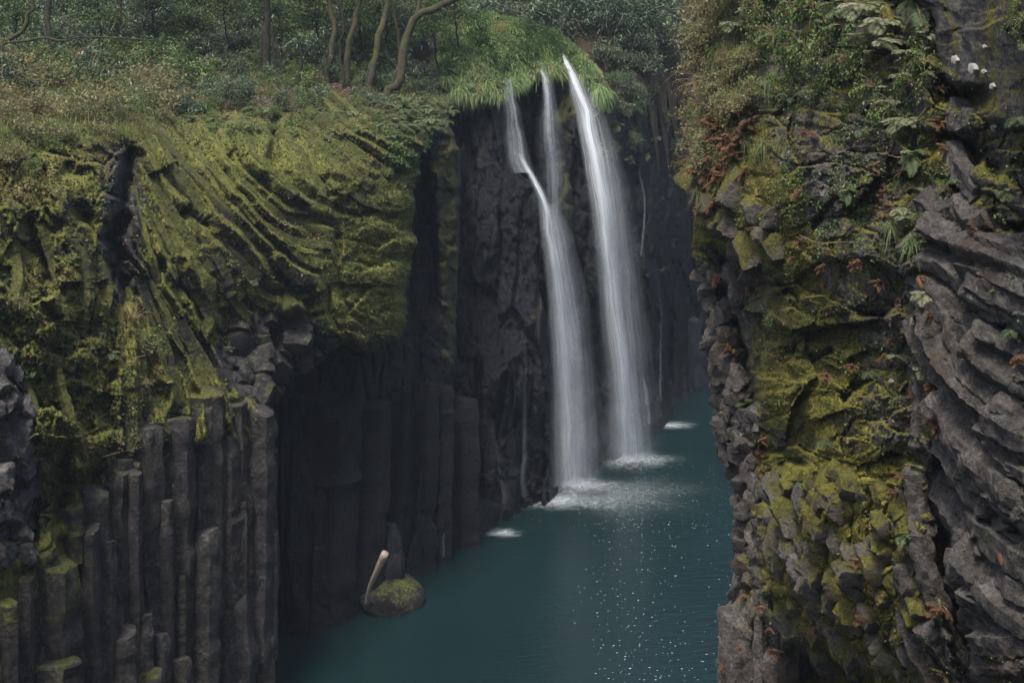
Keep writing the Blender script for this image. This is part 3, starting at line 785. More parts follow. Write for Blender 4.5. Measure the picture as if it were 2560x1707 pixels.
def K_moss(X, Y):
    m = 0.50 + 0.0 * X
    m += 0.5 * pmask(X, Y, [(1690, 300), (1880, 300), (1960, 480), (2010, 640), (1900, 660), (1690, 640)], 50)
    m += 0.42 * pmask(X, Y, [(1900, 1150), (2290, 1130), (2310, 1400), (2290, 1720), (2080, 1720), (1920, 1420)], 45)
    m += 0.35 * blob(X, Y, 2010, 930, 120, 160, 0.7)
    m += 0.2 * blob(X, Y, 1960, 660, 110, 90, 0.7)
    m -= 0.18 * pmask(X, Y, [(1720, 640), (1800, 660), (1880, 860), (1890, 1200), (1900, 1500), (1780, 1700), (1700, 1200)], 20)
    m -= 0.24 * pmask(X, Y, [(2320, 580), (2950, 560), (2950, 2400), (2400, 2400), (2290, 1000)], 40)
    m -= 0.15 * blob(X, Y, 2170, 480, 170, 220, 0.6)
    m += 0.1 * blob(X, Y, 2500, 330, 120, 140, 0.6)
    return np.clip(m, 0, 1)
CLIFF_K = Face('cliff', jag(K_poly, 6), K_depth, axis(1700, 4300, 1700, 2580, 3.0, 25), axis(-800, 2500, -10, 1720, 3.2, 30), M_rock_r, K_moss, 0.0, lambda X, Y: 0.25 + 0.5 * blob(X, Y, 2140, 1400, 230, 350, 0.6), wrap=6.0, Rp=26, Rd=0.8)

# ------------------------------------------------------------------ single columns and stones, each a part of its cliff
def sweep(name, pts, rad, mat, parent, color, sides=6, seed=0, M=18, only=False, flat=1.0, capin=0.55, rough=0.07, n=None, ends=(True, True)):
    """a basalt column: a rounded polygon swept along a path, weathered, its ends rounded off"""
    g = np.random.default_rng(seed)
    pts = np.asarray(pts, float)
    L = np.linalg.norm(np.diff(pts, axis=0), axis=1).sum()
    r0 = float(np.mean(rad))
    n = n or int(np.clip(L / (r0 * 0.26), 10, 48))
    P = smooth_path(pts, n)
    rr = np.interp(np.linspace(0, 1, n), np.linspace(0, 1, len(np.atleast_1d(rad))), np.atleast_1d(rad)) if not np.isscalar(rad) else np.full(n, rad)
    T = unit(np.gradient(P, axis=0))
    al = np.arange(sides) / sides * 2 * np.pi + g.uniform(-0.3, 0.3, sides) + g.uniform(0, 6)
    pl = g.uniform(0.78, 1.05, sides)
    M = sides * 6
    ca = np.sort((al + np.pi / sides) % (2 * np.pi))                       # arrises, each with close neighbours so that it stays crisp
    ph = np.sort(np.concatenate([ca, (ca + 0.09) % (2 * np.pi), (ca - 0.09) % (2 * np.pi), al % (2 * np.pi), (al + 0.24) % (2 * np.pi), (al - 0.24) % (2 * np.pi)]))
    cs = (np.maximum(0, np.cos(ph[:, None] - al[None])) / pl) ** 40
    prof = np.minimum(1 / cs.sum(1) ** (1 / 40), 1.28)
    u = np.cross(T[0], [0.13, 1.0, 0.2])
    rings = []
    step = np.repeat(g.normal(0, 0.05, n), g.integers(1, 5, n))[:n]
    def ring(c, uu, w, k):
        return c + (np.cos(ph) * prof * k)[:, None] * uu + (np.sin(ph) * prof * k * flat)[:, None] * w
    for i in range(n):
        u = unit(u - T[i] * (u @ T[i]))
        w = np.cross(T[i], u)
        k = rr[i] * (1 + 0.015 * g.normal() + step[i])
        if i == 0 and ends[0]:
            rings.append(ring(P[i] - T[i] * rr[i] * 0.18, u, w, k * capin))
            rings.append(ring(P[i] - T[i] * rr[i] * 0.02, u, w, k * 0.88))
        rings.append(ring(P[i], u, w, k))
        if i == n - 1 and ends[1]:
            rings.append(ring(P[i] + T[i] * rr[i] * 0.06, u, w, k * 0.95))
            rings.append(ring(P[i] + T[i] * rr[i] * 0.11, u, w, k * max(capin, 0.82)))
    m = len(rings)
    V = np.concatenate(rings)
    cen = np.repeat(np.array([x.mean(0) for x in rings]), M, 0)
    hh = rocky(np.tile(ph, m) * 1.0, np.repeat(np.arange(m) * (L / max(1, n - 1)) / r0, M), seed % 9973, 0.95, 1.5, rough * 0.95, 4, 0.25)
    V = V + unit(V - cen) * (hh * r0)[:, None]
    if ends[1]:
        sl = u * g.normal(0, 0.22) + w * g.normal(0, 0.22)                  # the broken end is never square
        t0 = (m - 4) * M
        V[t0:] += T[-1] * ((V[t0:] - cen[t0:]) @ sl)[:, None] * np.repeat([0.35, 0.8, 1.0, 1.0], M)[:, None]
    q = V / r0
    V = V + r0 * rough * np.stack([1.7 * fbm(q * 0.7, 3, seed % 97) + 0.9 * fbm(q * 2.2, 2, seed % 79), 1.7 * fbm(q * 0.7 + 40, 3, seed % 89) + 0.9 * fbm(q * 2.2 + 40, 2, seed % 71), 1.2 * fbm(q * 0.7 + 80, 3, seed % 83)], -1)
    i = np.arange(m - 1)[:, None] * M
    j = np.arange(M)[None]
    f = np.stack([i + j, i + (j + 1) % M, i + M + (j + 1) % M, i + M + j], -1).reshape(-1, 4)
    V = np.concatenate([V, [V[:M].mean(0)], [V[-M:].mean(0)]])
    a = np.arange(M)
    f2 = np.concatenate([np.stack([(a + 1) % M, a, np.full(M, len(V) - 2)], -1), np.stack([(m - 1) * M + a, (m - 1) * M + (a + 1) % M, np.full(M, len(V) - 1)], -1)])
    me = mesh_np(name, V, [f, f2], mat)
    me.set_sharp_from_angle(angle=R(32))
    if only:
        return me
    return put(name, me, parent, color=color)

def col_on(face, pxs, rpx, sink, moss, bri=1.0, wet=0.0, mat=None, sides=6, flat=1.0, name='basalt_column', taper=None, rough=0.07, grow=1.0):
    """column lying on a face along a pixel line"""
    p = np.array(pxs, float)
    d = face.at(p[:, 0], p[:, 1])[0]
    d = np.convolve(np.r_[d[0], d, d[-1]], [0.25, 0.5, 0.25], 'valid')
    r = rpx * d / F * grow
    P = W(p[:, 0], p[:, 1], d - r * (1 - sink) + 0.05)
    rad = r if taper is None else np.interp(np.linspace(0, 1, 12), np.linspace(0, 1, len(r)), r) * np.interp(np.linspace(0, 1, 12), np.linspace(0, 1, len(taper)), taper)
    return sweep(name, P, rad, mat or face.ob.data.materials[0], face.ob, (moss, bri, wet, 1), sides, int(abs(p.sum() * 7 + rpx)) % 100000, flat=flat, rough=rough)

fanL = [
    ([(400, 262), (455, 335), (500, 395), (552, 448), (600, 505), (642, 560)], 25), ([(372, 300), (420, 372), (470, 432), (530, 492), (580, 542), (626, 592)], 24), ([(362, 345), (402, 402), (450, 462), (492, 520), (522, 548)], 24),
    ([(350, 400), (385, 470), (430, 542), (472, 606), (522, 682)], 22), ([(345, 440), (375, 522), (412, 596), (450, 662), (482, 716)], 22), ([(334, 470), (354, 562), (376, 642), (400, 722)], 20),
    ([(610, 412), (690, 482), (738, 517), (800, 530), (832, 548)], 22), ([(600, 452), (660, 512), (722, 556), (772, 572), (826, 582)], 20), ([(570, 484), (640, 552), (700, 592), (762, 612), (822, 617)], 21),
    ([(622, 382), (692, 442), (740, 492)], 18), ([(790, 302), (842, 346), (892, 386), (960, 430), (978, 436)], 23), ([(762, 312), (832, 396), (882, 441), (930, 470)], 21), ([(800, 246), (850, 302), (876, 330)], 22),
    ([(770, 274), (832, 326), (864, 344)], 18), ([(832, 236), (890, 292), (914, 328)], 17), ([(700, 330), (760, 420), (800, 500)], 24), ([(540, 590), (580, 632), (620, 670), (650, 690)], 21), ([(480, 562), (530, 632), (562, 692), (576, 738)], 23),
    ([(462, 692), (500, 742), (522, 800), (508, 842)], 24), ([(345, 690), (370, 762), (405, 852), (430, 932), (450, 1012)], 18), ([(370, 702), (410, 792), (445, 882), (470, 962), (490, 1042)], 18),
    ([(400, 722), (440, 802), (480, 882), (510, 962), (524, 1042)], 20), ([(430, 762), (480, 852), (522, 922), (550, 1002), (560, 1062)], 18), ([(456, 832), (510, 912), (546, 972), (576, 1042)], 18),
    ([(320, 722), (340, 822), (354, 922), (366, 1022), (370, 1120)], 20), ([(290, 762), (304, 862), (314, 962), (318, 1082), (320, 1142)], 20), ([(15, 542), (35, 622), (46, 702), (32, 762)], 21), ([(100, 562), (130, 642), (150, 722)], 22),
    ([(180, 602), (214, 692), (210, 762), (196, 832)], 27), ([(240, 642), (264, 722), (252, 802), (246, 882)], 28), ([(50, 930), (80, 998), (112, 1098), (130, 1180)], 17), ([(136, 892), (152, 962), (186, 1072)], 17), ([(500, 620), (552, 690), (600, 742)], 20),
    ([(590, 650), (640, 700), (690, 715)], 22), ([(600, 690), (650, 745), (700, 765)], 23), ([(560, 730), (610, 790), (640, 800)], 24), ([(850, 470), (905, 505), (950, 520)], 20), ([(700, 600), (760, 650), (800, 665)], 20), ([(690, 640), (740, 690), (790, 700)], 22),
]
for pxs, r in fanL:
    low = pxs[-1][1] > 1000 and pxs[0][0] > 250
    col_on(CLIFF_L, pxs, r, 0.8, 0.5 if low else 0.62, 1.0, rough=0.12, grow=0.72, sides=4 + int(r) % 2, taper=[0.72, 0.95, 1.0, 1.0, 1.02, 0.98])

def vcol(face, xl, xr, yt, yb, moss=0.02, bri=1.0, wet=0.0, lean=0.0, dd=0.0, top=0.6, taper=None, mat=None, sides=6, rough=0.065):
    """standing column between two pixel edges"""
    d = face.at((xl + xr) / 2, min(yt + 30, 1700))[0] + dd
    if face is CLIFF_L:
        d = tL((xl + xr) / 2, min((yt + yb) / 2, 1690)) + dd
    r = (xr - xl) / 2 * d / F * 1.22
    yb = min(yb, HOR + (CAMZ + 0.7) * F / d)
    ys = np.linspace(yb, yt + (xr - xl) * 0.15, 6)
    xm = (xl + xr) / 2 + lean * (ys - yb) / min(-1, (yt - yb)) + np.array([0, 1, -1, 1, 0, 0]) * (xr - xl) * 0.03
    rad = r * (np.asarray(taper) if taper is not None else np.array([1.03, 1.0, 1.0, 0.98, 0.97, 0.9]))
    return sweep('basalt_column', W(xm, ys, d + r * 0.55), rad, mat or face.ob.data.materials[0], face.ob, (moss, bri, wet, 1), sides, int(xl * 13 + yt * 7) % 99991, capin=max(top, 0.8), rough=rough, n=int(np.clip((yb - yt) / (xr - xl) * 5, 10, 50)))

for a in [(83, 195, 1394, 1642, 0.5, 0, -0.3), (80, 196, 1640, 2400, 0.45, 0, -0.7), (203, 252, 1317, 2300, 0.05, 0, 0), (252, 290, 1348, 2300, 0.08, 0, 0), (286, 327, 1143, 1590, 0.10, 0, 0), (277, 338, 1572, 2300, 0.1, 0, -0.3),
          (322, 352, 1177, 2300, 0.02, 0, 0.1), (347, 406, 1168, 1580, 0.04, 0, 0), (378, 424, 1578, 2300, 0.14, 0, -0.25), (338, 408, 1678, 2300, 0.3, 0, -0.6), (340, 382, 1530, 1700, 0.2, 0, -0.2), (404, 432, 1247, 2300, 0.08, 0, 0.05),
          (428, 472, 1268, 1650, 0.04, 0, 0), (421, 477, 1638, 2300, 0.1, 0, -0.4), (446, 466, 1437, 1640, 0.1, 0, -0.3), (470, 522, 1010, 1500, 0.06, 12, 0.2), (482, 540, 1320, 2300, 0.0, 8, -0.3), (542, 594, 1075, 1520, 0.06, -6, 0),
          (586, 616, 1247, 2300, 0.1, 0, 0), (612, 672, 1020, 2300, 0.1, 12, 0), (668, 690, 1120, 1330, 0.0, 4, 0), (664, 690, 1322, 1650, 0.0, 4, -0.05), (640, 684, 1585, 2300, 0.0, 0, -0.1), (0, 44, 1500, 2300, 0.4, 0, -0.2), (42, 84, 1440, 2300, 0.25, 0, -0.1), (84, 135, 1365, 1420, 0.6, 0, -0.2), (165, 208, 1260, 1400, 0.5, 0, -0.2),
          (196, 235, 1215, 1330, 0.25, 0, 0.1), (500, 545, 1050, 1400, 0.08, 4, 0.1), (375, 420, 1130, 1300, 0.1, 6, 0), (412, 455, 1080, 1300, 0.15, 6, 0.05)]:
    vcol(CLIFF_L, a[0], a[1], a[2], a[3], a[4], 1.0, 0.0, a[5], a[6])
g2 = np.random.default_rng(91)
x_ = 196.0
while x_ < 668:
    w_ = g2.uniform(58, 84)
    vcol(CLIFF_L, x_, x_ + w_, g2.uniform(960, 1120) + max(0, 300 - x_) * 1.1, 2300, 0.24, 1.0, 0.0, g2.uniform(-4, 8), 0.45 + g2.uniform(-0.1, 0.2))
    x_ += w_ * 0.93
vcol(CLIFF_L, 534, 624, 1490, 2300, 0.0, 1.05, 0.15, 0, -0.15, 0.75, taper=[1.0, 1.0, 1.0, 1.0, 0.98, 0.72])
for a in [(702, 735, 985, 1660, 0.0, 22), (735, 862, 990, 1600, 0.06, 30), (858, 940, 1000, 1580, 0.05, 36), (945, 1000, 960, 1500, 0.02, 30), (962, 1008, 1300, 1560, 0.05, 0), (1000, 1072, 950, 1480, 0.02, 20), (1070, 1118, 960, 1430, 0.0, 14), (1112, 1194, 985, 1400, 0.0, 3)]:
    vcol(WALL_R, a[0], a[1], a[2], a[3], a[4], 1.0, 0.45, a[5], -0.1)
vcol(WALL_R, 958, 1006, 1302, 1560, 0.15, 3.0, 0.0, -6, -0.9, 0.7, taper=[1, 1, 1, 1, 0.9, 0.55])
for a in [(1196, 1240, 1040, 1340), (1238, 1292, 1060, 1330)]:
    vcol(BUT_L, a[0], a[1], a[2], a[3], 0.0, 1.0, 0.9, 4, 0.1)
vcol(FALLWALL, 1702, 1762, 790, 1050, 0.3, 2.4, 0.1, -10, -0.6, 0.8, taper=[1, 1, 1, 0.98, 0.9, 0.7])

colsK = [([(2300, 690), (2340, 722), (2427, 785), (2510, 826)], 44), ([(2322, 775), (2372, 892), (2430, 972), (2510, 1030)], 50), ([(2362, 985), (2420, 1080), (2480, 1160), (2580, 1240)], 46), ([(2362, 1180), (2400, 1250), (2446, 1300), (2470, 1310)], 46),
         ([(2390, 1090), (2452, 1160), (2520, 1220), (2600, 1260)], 42), ([(2400, 1372), (2470, 1446), (2540, 1510), (2620, 1560)], 42), ([(2392, 1430), (2460, 1470), (2520, 1540), (2600, 1590)], 40), ([(2440, 1310), (2510, 1370), (2600, 1430)], 38), ([(2262, 1410), (2290, 1480), (2330, 1540), (2352, 1562)], 32),
         ([(2300, 1330), (2320, 1430), (2350, 1510), (2372, 1545)], 32), ([(2266, 1530), (2300, 1620), (2350, 1700), (2390, 1780)], 30), ([(2310, 1560), (2370, 1640), (2430, 1710), (2480, 1780)], 32), ([(2345, 1555), (2410, 1620), (2450, 1680)], 26), ([(2290, 1180), (2300, 1280), (2310, 1340)], 30), ([(2300, 900), (2310, 1000), (2300, 1120)], 28),
         ([(2420, 1490), (2480, 1520), (2570, 1530)], 32), ([(2420, 1545), (2500, 1560), (2600, 1562)], 32), ([(2445, 1605), (2520, 1610), (2620, 1600)], 32), ([(2450, 1660), (2540, 1662), (2640, 1650)], 32), ([(2440, 700), (2520, 740), (2620, 790)], 40), ([(2420, 620), (2500, 650), (2600, 690)], 42), ([(2430, 860), (2520, 930), (2620, 990)], 44),
         ([(2320, 560), (2380, 590), (2430, 600)], 40), ([(2320, 500), (2370, 530), (2410, 520)], 36), ([(2420, 500), (2440, 560), (2500, 545)], 40), ([(2395, 270), (2400, 310), (2440, 300)], 34), ([(2390, 380), (2420, 440), (2455, 490)], 32), ([(2480, 1040), (2560, 1080), (2640, 1120)], 42), ([(2340, 640), (2400, 660), (2440, 650)], 34)]
extra = []
g3 = np.random.default_rng(55)
for pxs, r in colsK:
    if pxs[0][0] > 2290 and pxs[0][1] > 600 and r > 29:
        for sg in (-1, 1):
            p = np.array(pxs, float)
            t = unit(np.gradient(p, axis=0))
            q = p + np.stack([-t[:, 1], t[:, 0]], -1) * sg * r * g3.uniform(0.75, 1.15) + g3.normal(0, 7, p.shape)
            extra.append(([tuple(x) for x in q], r * g3.uniform(0.42, 0.62)))
colsK = [(p, r * 0.8) for p, r in colsK] + extra
for pxs, r in colsK:
    col_on(CLIFF_K, pxs, r, 0.95, -0.05 if pxs[0][0] > 2300 else 0.18, 0.68, 0.0, rough=0.13, grow=1.2, sides=4 + int(r) % 3)
for a in [(1800, 1900, 1540, 2300, 0.0), (1796, 1836, 1515, 2300, 0.05), (1905, 1985, 1600, 2300, 0.02), (1985, 2030, 1640, 2300, 0.02), (1836, 1866, 1225, 1560, 0.0), (1880, 1912, 1480, 2300, 0.0)]:
    vcol(CLIFF_K, a[0], a[1], a[2], a[3], a[4], 0.8, 0.0, 6, 0.0, 0.75)

def knob_mesh(seed, n=3):
    """a faceted, rounded stone about 1 m in radius"""
    import bmesh
    bm = bmesh.new()
    bmesh.ops.create_icosphere(bm, subdivisions=n, radius=1.0)
    g = np.random.default_rng(seed)
    v = np.array([x.co[:] for x in bm.verts])
    f = np.array([[x.index for x in p.verts] for p in bm.faces])
    bm.free()
    pn = unit(g.normal(size=(11, 3)))
    pd = g.uniform(0.55, 0.98, 11)
    c = np.maximum(0, v @ pn.T) / pd
    r = 1 / (c ** 34 + 1e-12).sum(1) ** (1 / 34)
    v = v * np.clip(r, 0.4, 1.12)[:, None]
    v = v * (1 + 0.16 * fbm(v * 1.6 + seed, 3, seed) + 0.09 * fbm(v * 4.5 + seed, 3, seed + 3))[:, None]
    return v, f
KN = {}
def knob_shared(k, mat, n):
    if (k, mat.name) not in KN:
        KN[(k, mat.name)] = sweep('rock', np.array([[0, 0, -1.4], [0.03, 0.02, -0.6], [0, 0, 0.0], [0.02, -0.02, 0.62]]), np.array([1.05, 1.02, 0.98, 0.86]), mat, None, None, 5 + k % 2, 500 + k, only=True, capin=0.72, rough=0.17, n=9, ends=(False, True))
    return KN[(k, mat.name)]
def knobs(face, poly, sp, size, moss, bri=1.0, wet=0.0, sink=0.35, n=3, seed=1, elong=1.35, drop=0.0, ang=0.5, asp=0.86, axis_=(-0.35, -0.85, -0.15)):
    g = np.random.default_rng(seed)
    xs = [p[0] for p in poly]
    ys = [p[1] for p in poly]
    k = 0
    for iy, y in enumerate(np.arange(min(ys), max(ys), sp * asp)):
        for x in np.arange(min(xs) + (iy % 2) * sp / 2, max(xs), sp):
            px, py = x + g.uniform(-0.3, 0.3) * sp, y + g.uniform(-0.3, 0.3) * sp
            if not inside(np.array([px]), np.array([py]), poly)[0] or g.random() < drop:
                continue
            d, nn = face.at(px, py)
            s = size * g.uniform(0.7, 1.3) * d / F
            mo = moss(px, py) if callable(moss) else moss
            o = put('rock', knob_shared(int(g.integers(0, 9)), face.ob.data.materials[0], n), face.ob, W(px, py, d - s * (1 - sink) + 0.04), None, None, (mo + g.uniform(-0.12, 0.12), bri * g.uniform(0.85, 1.2), wet, 1))
            ax = Vector((axis_[0] + g.normal() * 0.22, axis_[1], axis_[2] + g.normal() * 0.2)).normalized()
            o.rotation_mode = 'QUATERNION'
            from mathutils import Quaternion
            o.rotation_quaternion = ax.to_track_quat('Z', 'Y') @ Quaternion((0, 0, 1), g.uniform(0, 6.28))
            o.scale = (s * g.uniform(0.85, elong), s * g.uniform(0.8, 1.1), s)
            k += 1
    return k
print('knobs', knobs(CLIFF_L, [(-20, 900), (50, 930), (80, 1040), (95, 1220), (70, 1400), (-20, 1420)], 40, 25, -0.25, 1.7, sink=0.8, seed=15, axis_=(0.4, -0.85, -0.1)),
      knobs(CLIFF_K, [(1740, 660), (1795, 690), (1830, 840), (1862, 960), (1900, 1060), (1905, 1250), (1900, 1450), (1846, 1500), (1840, 1215), (1800, 1130), (1785, 1000), (1780, 780)], 33, 22, 0.06, 0.72, sink=0.95, n=3, seed=3, axis_=(-0.6, -0.7, -0.1)),
      knobs(CLIFF_K, [(1905, 1190), (2020, 1170), (2290, 1190), (2310, 1400), (2300, 1700), (2160, 1700), (2060, 1640), (1960, 1540), (1910, 1380)], 50, 30, 0.5, 1.0, sink=0.8, seed=5, drop=0.08, axis_=(-0.25, -0.9, -0.3)),
      knobs(CLIFF_K, [(1738, 420), (1860, 380), (1930, 520), (1990, 630), (1880, 640), (1738, 585)], 58, 34, 0.55, 1.0, sink=0.95, seed=7, drop=0.15, axis_=(-0.3, -0.9, 0.1)),
      knobs(CLIFF_K, [(1742, 620), (1800, 625), (1890, 690), (1900, 780), (1850, 770), (1770, 690)], 42, 28, 0.0, 0.75, sink=0.9, seed=9, axis_=(-0.4, -0.8, -0.35)),
      knobs(CLIFF_L, [(560, 830), (610, 760), (700, 700), (770, 775), (800, 850), (750, 915), (690, 965), (690, 1030), (640, 1010)], 44, 30, lambda x, y: 0.5 - 0.35 * (y > 800) - 0.1 * (x < 640), 0.7, sink=0.75, seed=11, axis_=(0.35, -0.8, -0.5)))

CLIFF_L.ob['label'] = 'left cliff of mossy leaning basalt columns over grey standing columns'
CLIFF_K.ob['label'] = 'near right cliff of fractured basalt with moss, ferns and tilted columns'
WALL_R.ob['label'] = 'black wet rock wall in the recess beneath the mossy overhang'
BUT_L.ob['label'] = 'smooth black buttress left of the falls that the left fall slides off'
BUT_C.ob['label'] = 'wet mossy buttress between the two large falls'
FALLWALL.ob['label'] = 'wet back wall behind the falls and the far gorge'
# ------------------------------------------------------------------ water, hill, haze
v = np.array([(-60, -10, 0), (60, -10, 0), (60, 140, 0), (-60, 140, 0)], float)
water = tag(put('river_water', mesh_np('river_water', v, np.array([[0, 1, 2, 3]]), M_water)), kind='structure')

def hill_y0(px):
    return 47 + 11 * ss(1000, 1160, px) + np.clip((px - 1600) * 0.04, 0, 14)

def hill_z(x, y):
    px = CX + F * x / np.maximum(y, 1)
    y0 = hill_y0(px)
    z = 15.2 + 0.7 * ss(1000, 1200, px) - 0.3 * ss(1480, 1560, px) + np.maximum(0, y - y0) * (0.42 + 0.15 * ss(1200, 1600, px)) - 6 * ss(0, 3, y0 - y)
    return z + fbm(np.stack([x * 0.25, y * 0.25, 0 * x], -1), 4, 5) * 0.7
hx = np.linspace(-75, 75, 260)
hy = np.concatenate([np.linspace(44, 80, 120), np.linspace(80.5, 150, 60)])
X, Y = np.meshgrid(hx, hy)
Z = hill_z(X, Y)
i = np.arange(len(hy) - 1)[:, None] * len(hx)
j = np.arange(len(hx) - 1)[None]
fc = np.stack([i + j, i + j + 1, i + len(hx) + j + 1, i + len(hx) + j], -1).reshape(-1, 4)
pxg = CX + F * X / Y
ok = (Y > hill_y0(pxg) - 2.2) | (pxg < 1120)
okq = ok.ravel()[fc].all(1)
hill = tag(put('hillside', mesh_np('hillside', np.stack([X, Y, Z], -1).reshape(-1, 3), fc[okq], M_soil)), kind='structure')

# the gorge's unseen slopes round the camera, added to block low sky light
def sky_block_z(x, y):
    r = np.hypot(x * 0.8, y + 2)
    return -1 + 44 * ss(16, 62, r) + 2.5 * fbm(np.stack([x * 0.09, y * 0.09, 0 * x], -1), 4, 15)
bx, by = np.meshgrid(np.linspace(-80, 80, 120), np.linspace(-75, 22, 80))
bz = sky_block_z(bx, by)
i = np.arange(79)[:, None] * 120
j = np.arange(119)[None]
fb = np.stack([i + j, i + j + 1, i + 121 + j, i + 120 + j], -1).reshape(-1, 4)
okb = ((by < 2) | (bx < -0.44 * by - 9) | (bx > 0.56 * by + 8)).ravel()[fb].all(1)
tag(put('hillside', mesh_np('hillside', np.stack([bx, by, bz], -1).reshape(-1, 3), fb[okb], M_soil)), kind='structure')

# grassy knoll over the fall
G_poly = [(1100, 58), (1160, 42), (1240, 40), (1310, 52), (1380, 76), (1440, 112), (1490, 168), (1524, 226), (1500, 236), (1466, 206), (1432, 176), (1412, 156), (1404, 190), (1376, 200), (1350, 190), (1310, 205), (1276, 228), (1240, 246), (1190, 246), (1140, 236), (1100, 200)]
tG = TPS([(1100, 50, 52), (1240, 38, 54.5), (1380, 74, 55.5), (1440, 110, 55.3), (1490, 168, 54.4), (1524, 226, 53), (1466, 206, 53), (1412, 160, 53.6), (1376, 200, 51.4), (1310, 205, 50.4), (1250, 246, 47.2), (1140, 236, 46.4), (1100, 180, 48), (1250, 150, 50.8), (1350, 130, 52.8), (1200, 100, 51.5)])
KNOLL = Face('grassy_knoll', G_poly, lambda X, Y: tG(X, Y) - 0.75 * fbm(np.stack([X / 34, Y / 20, 0 * X], -1), 3, 9), np.arange(1090, 1535, 5.0), np.arange(36, 260, 5.0), M_soil, wrap=3.0, Rp=14, Rd=0.8)

hz = NT('valley_haze')
pv = hz.n('VolumePrincipled', {'Color': (0.72, 0.84, 1.0, 1), 'Density': 0.00052, 'Anisotropy': 0.2})
hz.t.links.new(pv.outputs[0], hz.out.inputs['Volume'])
lo, hi = np.array([-85, -80, -6]), np.array([85, 160, 84.0])
c = np.array([[lo[0], lo[1], lo[2]], [hi[0], lo[1], lo[2]], [hi[0], hi[1], lo[2]], [lo[0], hi[1], lo[2]], [lo[0], lo[1], hi[2]], [hi[0], lo[1], hi[2]], [hi[0], hi[1], hi[2]], [lo[0], hi[1], hi[2]]])
haze = tag(put('haze', mesh_np('haze', c, np.array([[3, 2, 1, 0], [4, 5, 6, 7], [0, 1, 5, 4], [1, 2, 6, 5], [2, 3, 7, 6], [3, 0, 4, 7]]), hz.m, False)), kind='stuff')
# ------------------------------------------------------------------ labels that single a plant out
MARKS_R = [('the white lichen patches', 2432, 174), ('the black hollow under the lichen', 2412, 242), ('the tilted grey columns', 2470, 1290), ('the right cliff brow', 1800, 520), ('the dark edge cleft', 1850, 830),
           ('the small grey edge knobs', 1800, 1010), ('the yellow mossy knobs', 2100, 1400), ('the broad mossy blocks', 2010, 880), ('the grey column stump', 1850, 1570), ('the top of the right cliff', 2020, 10), ('the plain grey slab', 2300, 640),
           ('the jutting slab at the frame edge', 2520, 580), ('the lowest grey columns', 2500, 1620), ('the black crack', 2350, 1420), ('the upper right corner', 2550, 20)]
MARKS_L = [('the dark cleft of the left cliff', 310, 520), ('the mossy log-like columns', 720, 500), ('the standing grey columns', 400, 1450), ('the leaning lichened tree', 1010, 180), ('the black recess', 800, 980), ('the top of the fall', 1400, 190),
           ('the brown leaf slope', 780, 210), ('the dark multi-stemmed trunk', 665, 130), ('the upper left corner', 20, 20), ('the grey rubble at the left edge', 30, 1180), ('the grassy knoll', 1250, 130), ('the far tree trunk', 1445, 60), ('the mossy hanging face', 940, 600), ('the bare branch', 220, 95), ('the right-hand falls', 1520, 420), ('the dark far gorge', 1680, 300)]
SEEN = {}
ORD = ['', 'second ', 'third ', 'fourth ', 'fifth ', 'sixth ', 'seventh ', 'eighth ', 'ninth ', 'tenth ', 'eleventh ', 'twelfth ']
def where(px, py, marks):
    m = sorted(marks, key=lambda q: math.hypot(q[1] - px, q[2] - py))
    n, x, y = m[0]
    dx, dy = px - x, py - y
    dist = math.hypot(dx, dy)
    if dist < 45:
        return 'at ' + n
    near = 'just ' if dist < 130 else ''
    if abs(dx) > 1.3 * abs(dy):
        return near + ('right of ' if dx > 0 else 'left of ') + n
    if abs(dy) > 1.3 * abs(dx):
        return near + ('below ' if dy > 0 else 'above ') + n
    return near + ('below ' if dy > 0 else 'above ') + 'and ' + ('right of ' if dx > 0 else 'left of ') + n
QUAL = ['', 'small ', 'sparse ', 'drooping ', 'ragged ', 'tilted ', 'dense ', 'low ', 'tall ', 'spreading ']
PENDING = []
def named(o, kind, px, py, marks, cat, group, size=''):
    PENDING.append((o, kind, px, py, marks, cat, group, size))
    return o
def flush_labels():
    by = {}
    for it in PENDING:
        o, kind, px, py, marks, cat, group, size = it
        by.setdefault(((size + ' ' if size else '') + kind, where(px, py, marks)), []).append(it)
    for (k, w), lst in by.items():
        lst.sort(key=lambda t: (t[3], t[2]))
        n = len(lst)
        for i, it in enumerate(lst):
            if n == 1:
                lab = k + ' ' + w
            elif i == 0:
                lab = 'highest ' + k + ' ' + w
            elif i == n - 1:
                lab = 'lowest ' + k + ' ' + w
            else:
                lab = (ORD[i] if i < len(ORD) else str(i + 1) + 'th ') + 'highest ' + k + ' ' + w
            tag(it[0], lab, it[5], it[6])

# ------------------------------------------------------------------ plant meshes
class Acc2:
    """two accumulators joined into one mesh with two materials"""
    def __init__(self):
        self.a, self.b = Acc(), Acc()
    def mesh(self, name, ma, mb):
        v, fl, t, n, mi = [], [], [], 0, []
        for k, A in enumerate((self.a, self.b)):
            if not A.v:
                continue
            v += A.v
            t += A.t
            for x in A.f.values():
                q = np.concatenate(x) + n
                fl.append(q)
                mi.append(np.full(len(q), k))
            n += A.n
        me = mesh_np(name, np.concatenate(v), fl, ma, True, {'tint': np.concatenate(t)})
        me.materials.append(mb)
        if len(me.polygons) == sum(len(q) for q in mi):
            me.polygons.foreach_set('material_index', np.concatenate(mi).astype(np.int32))
        return me

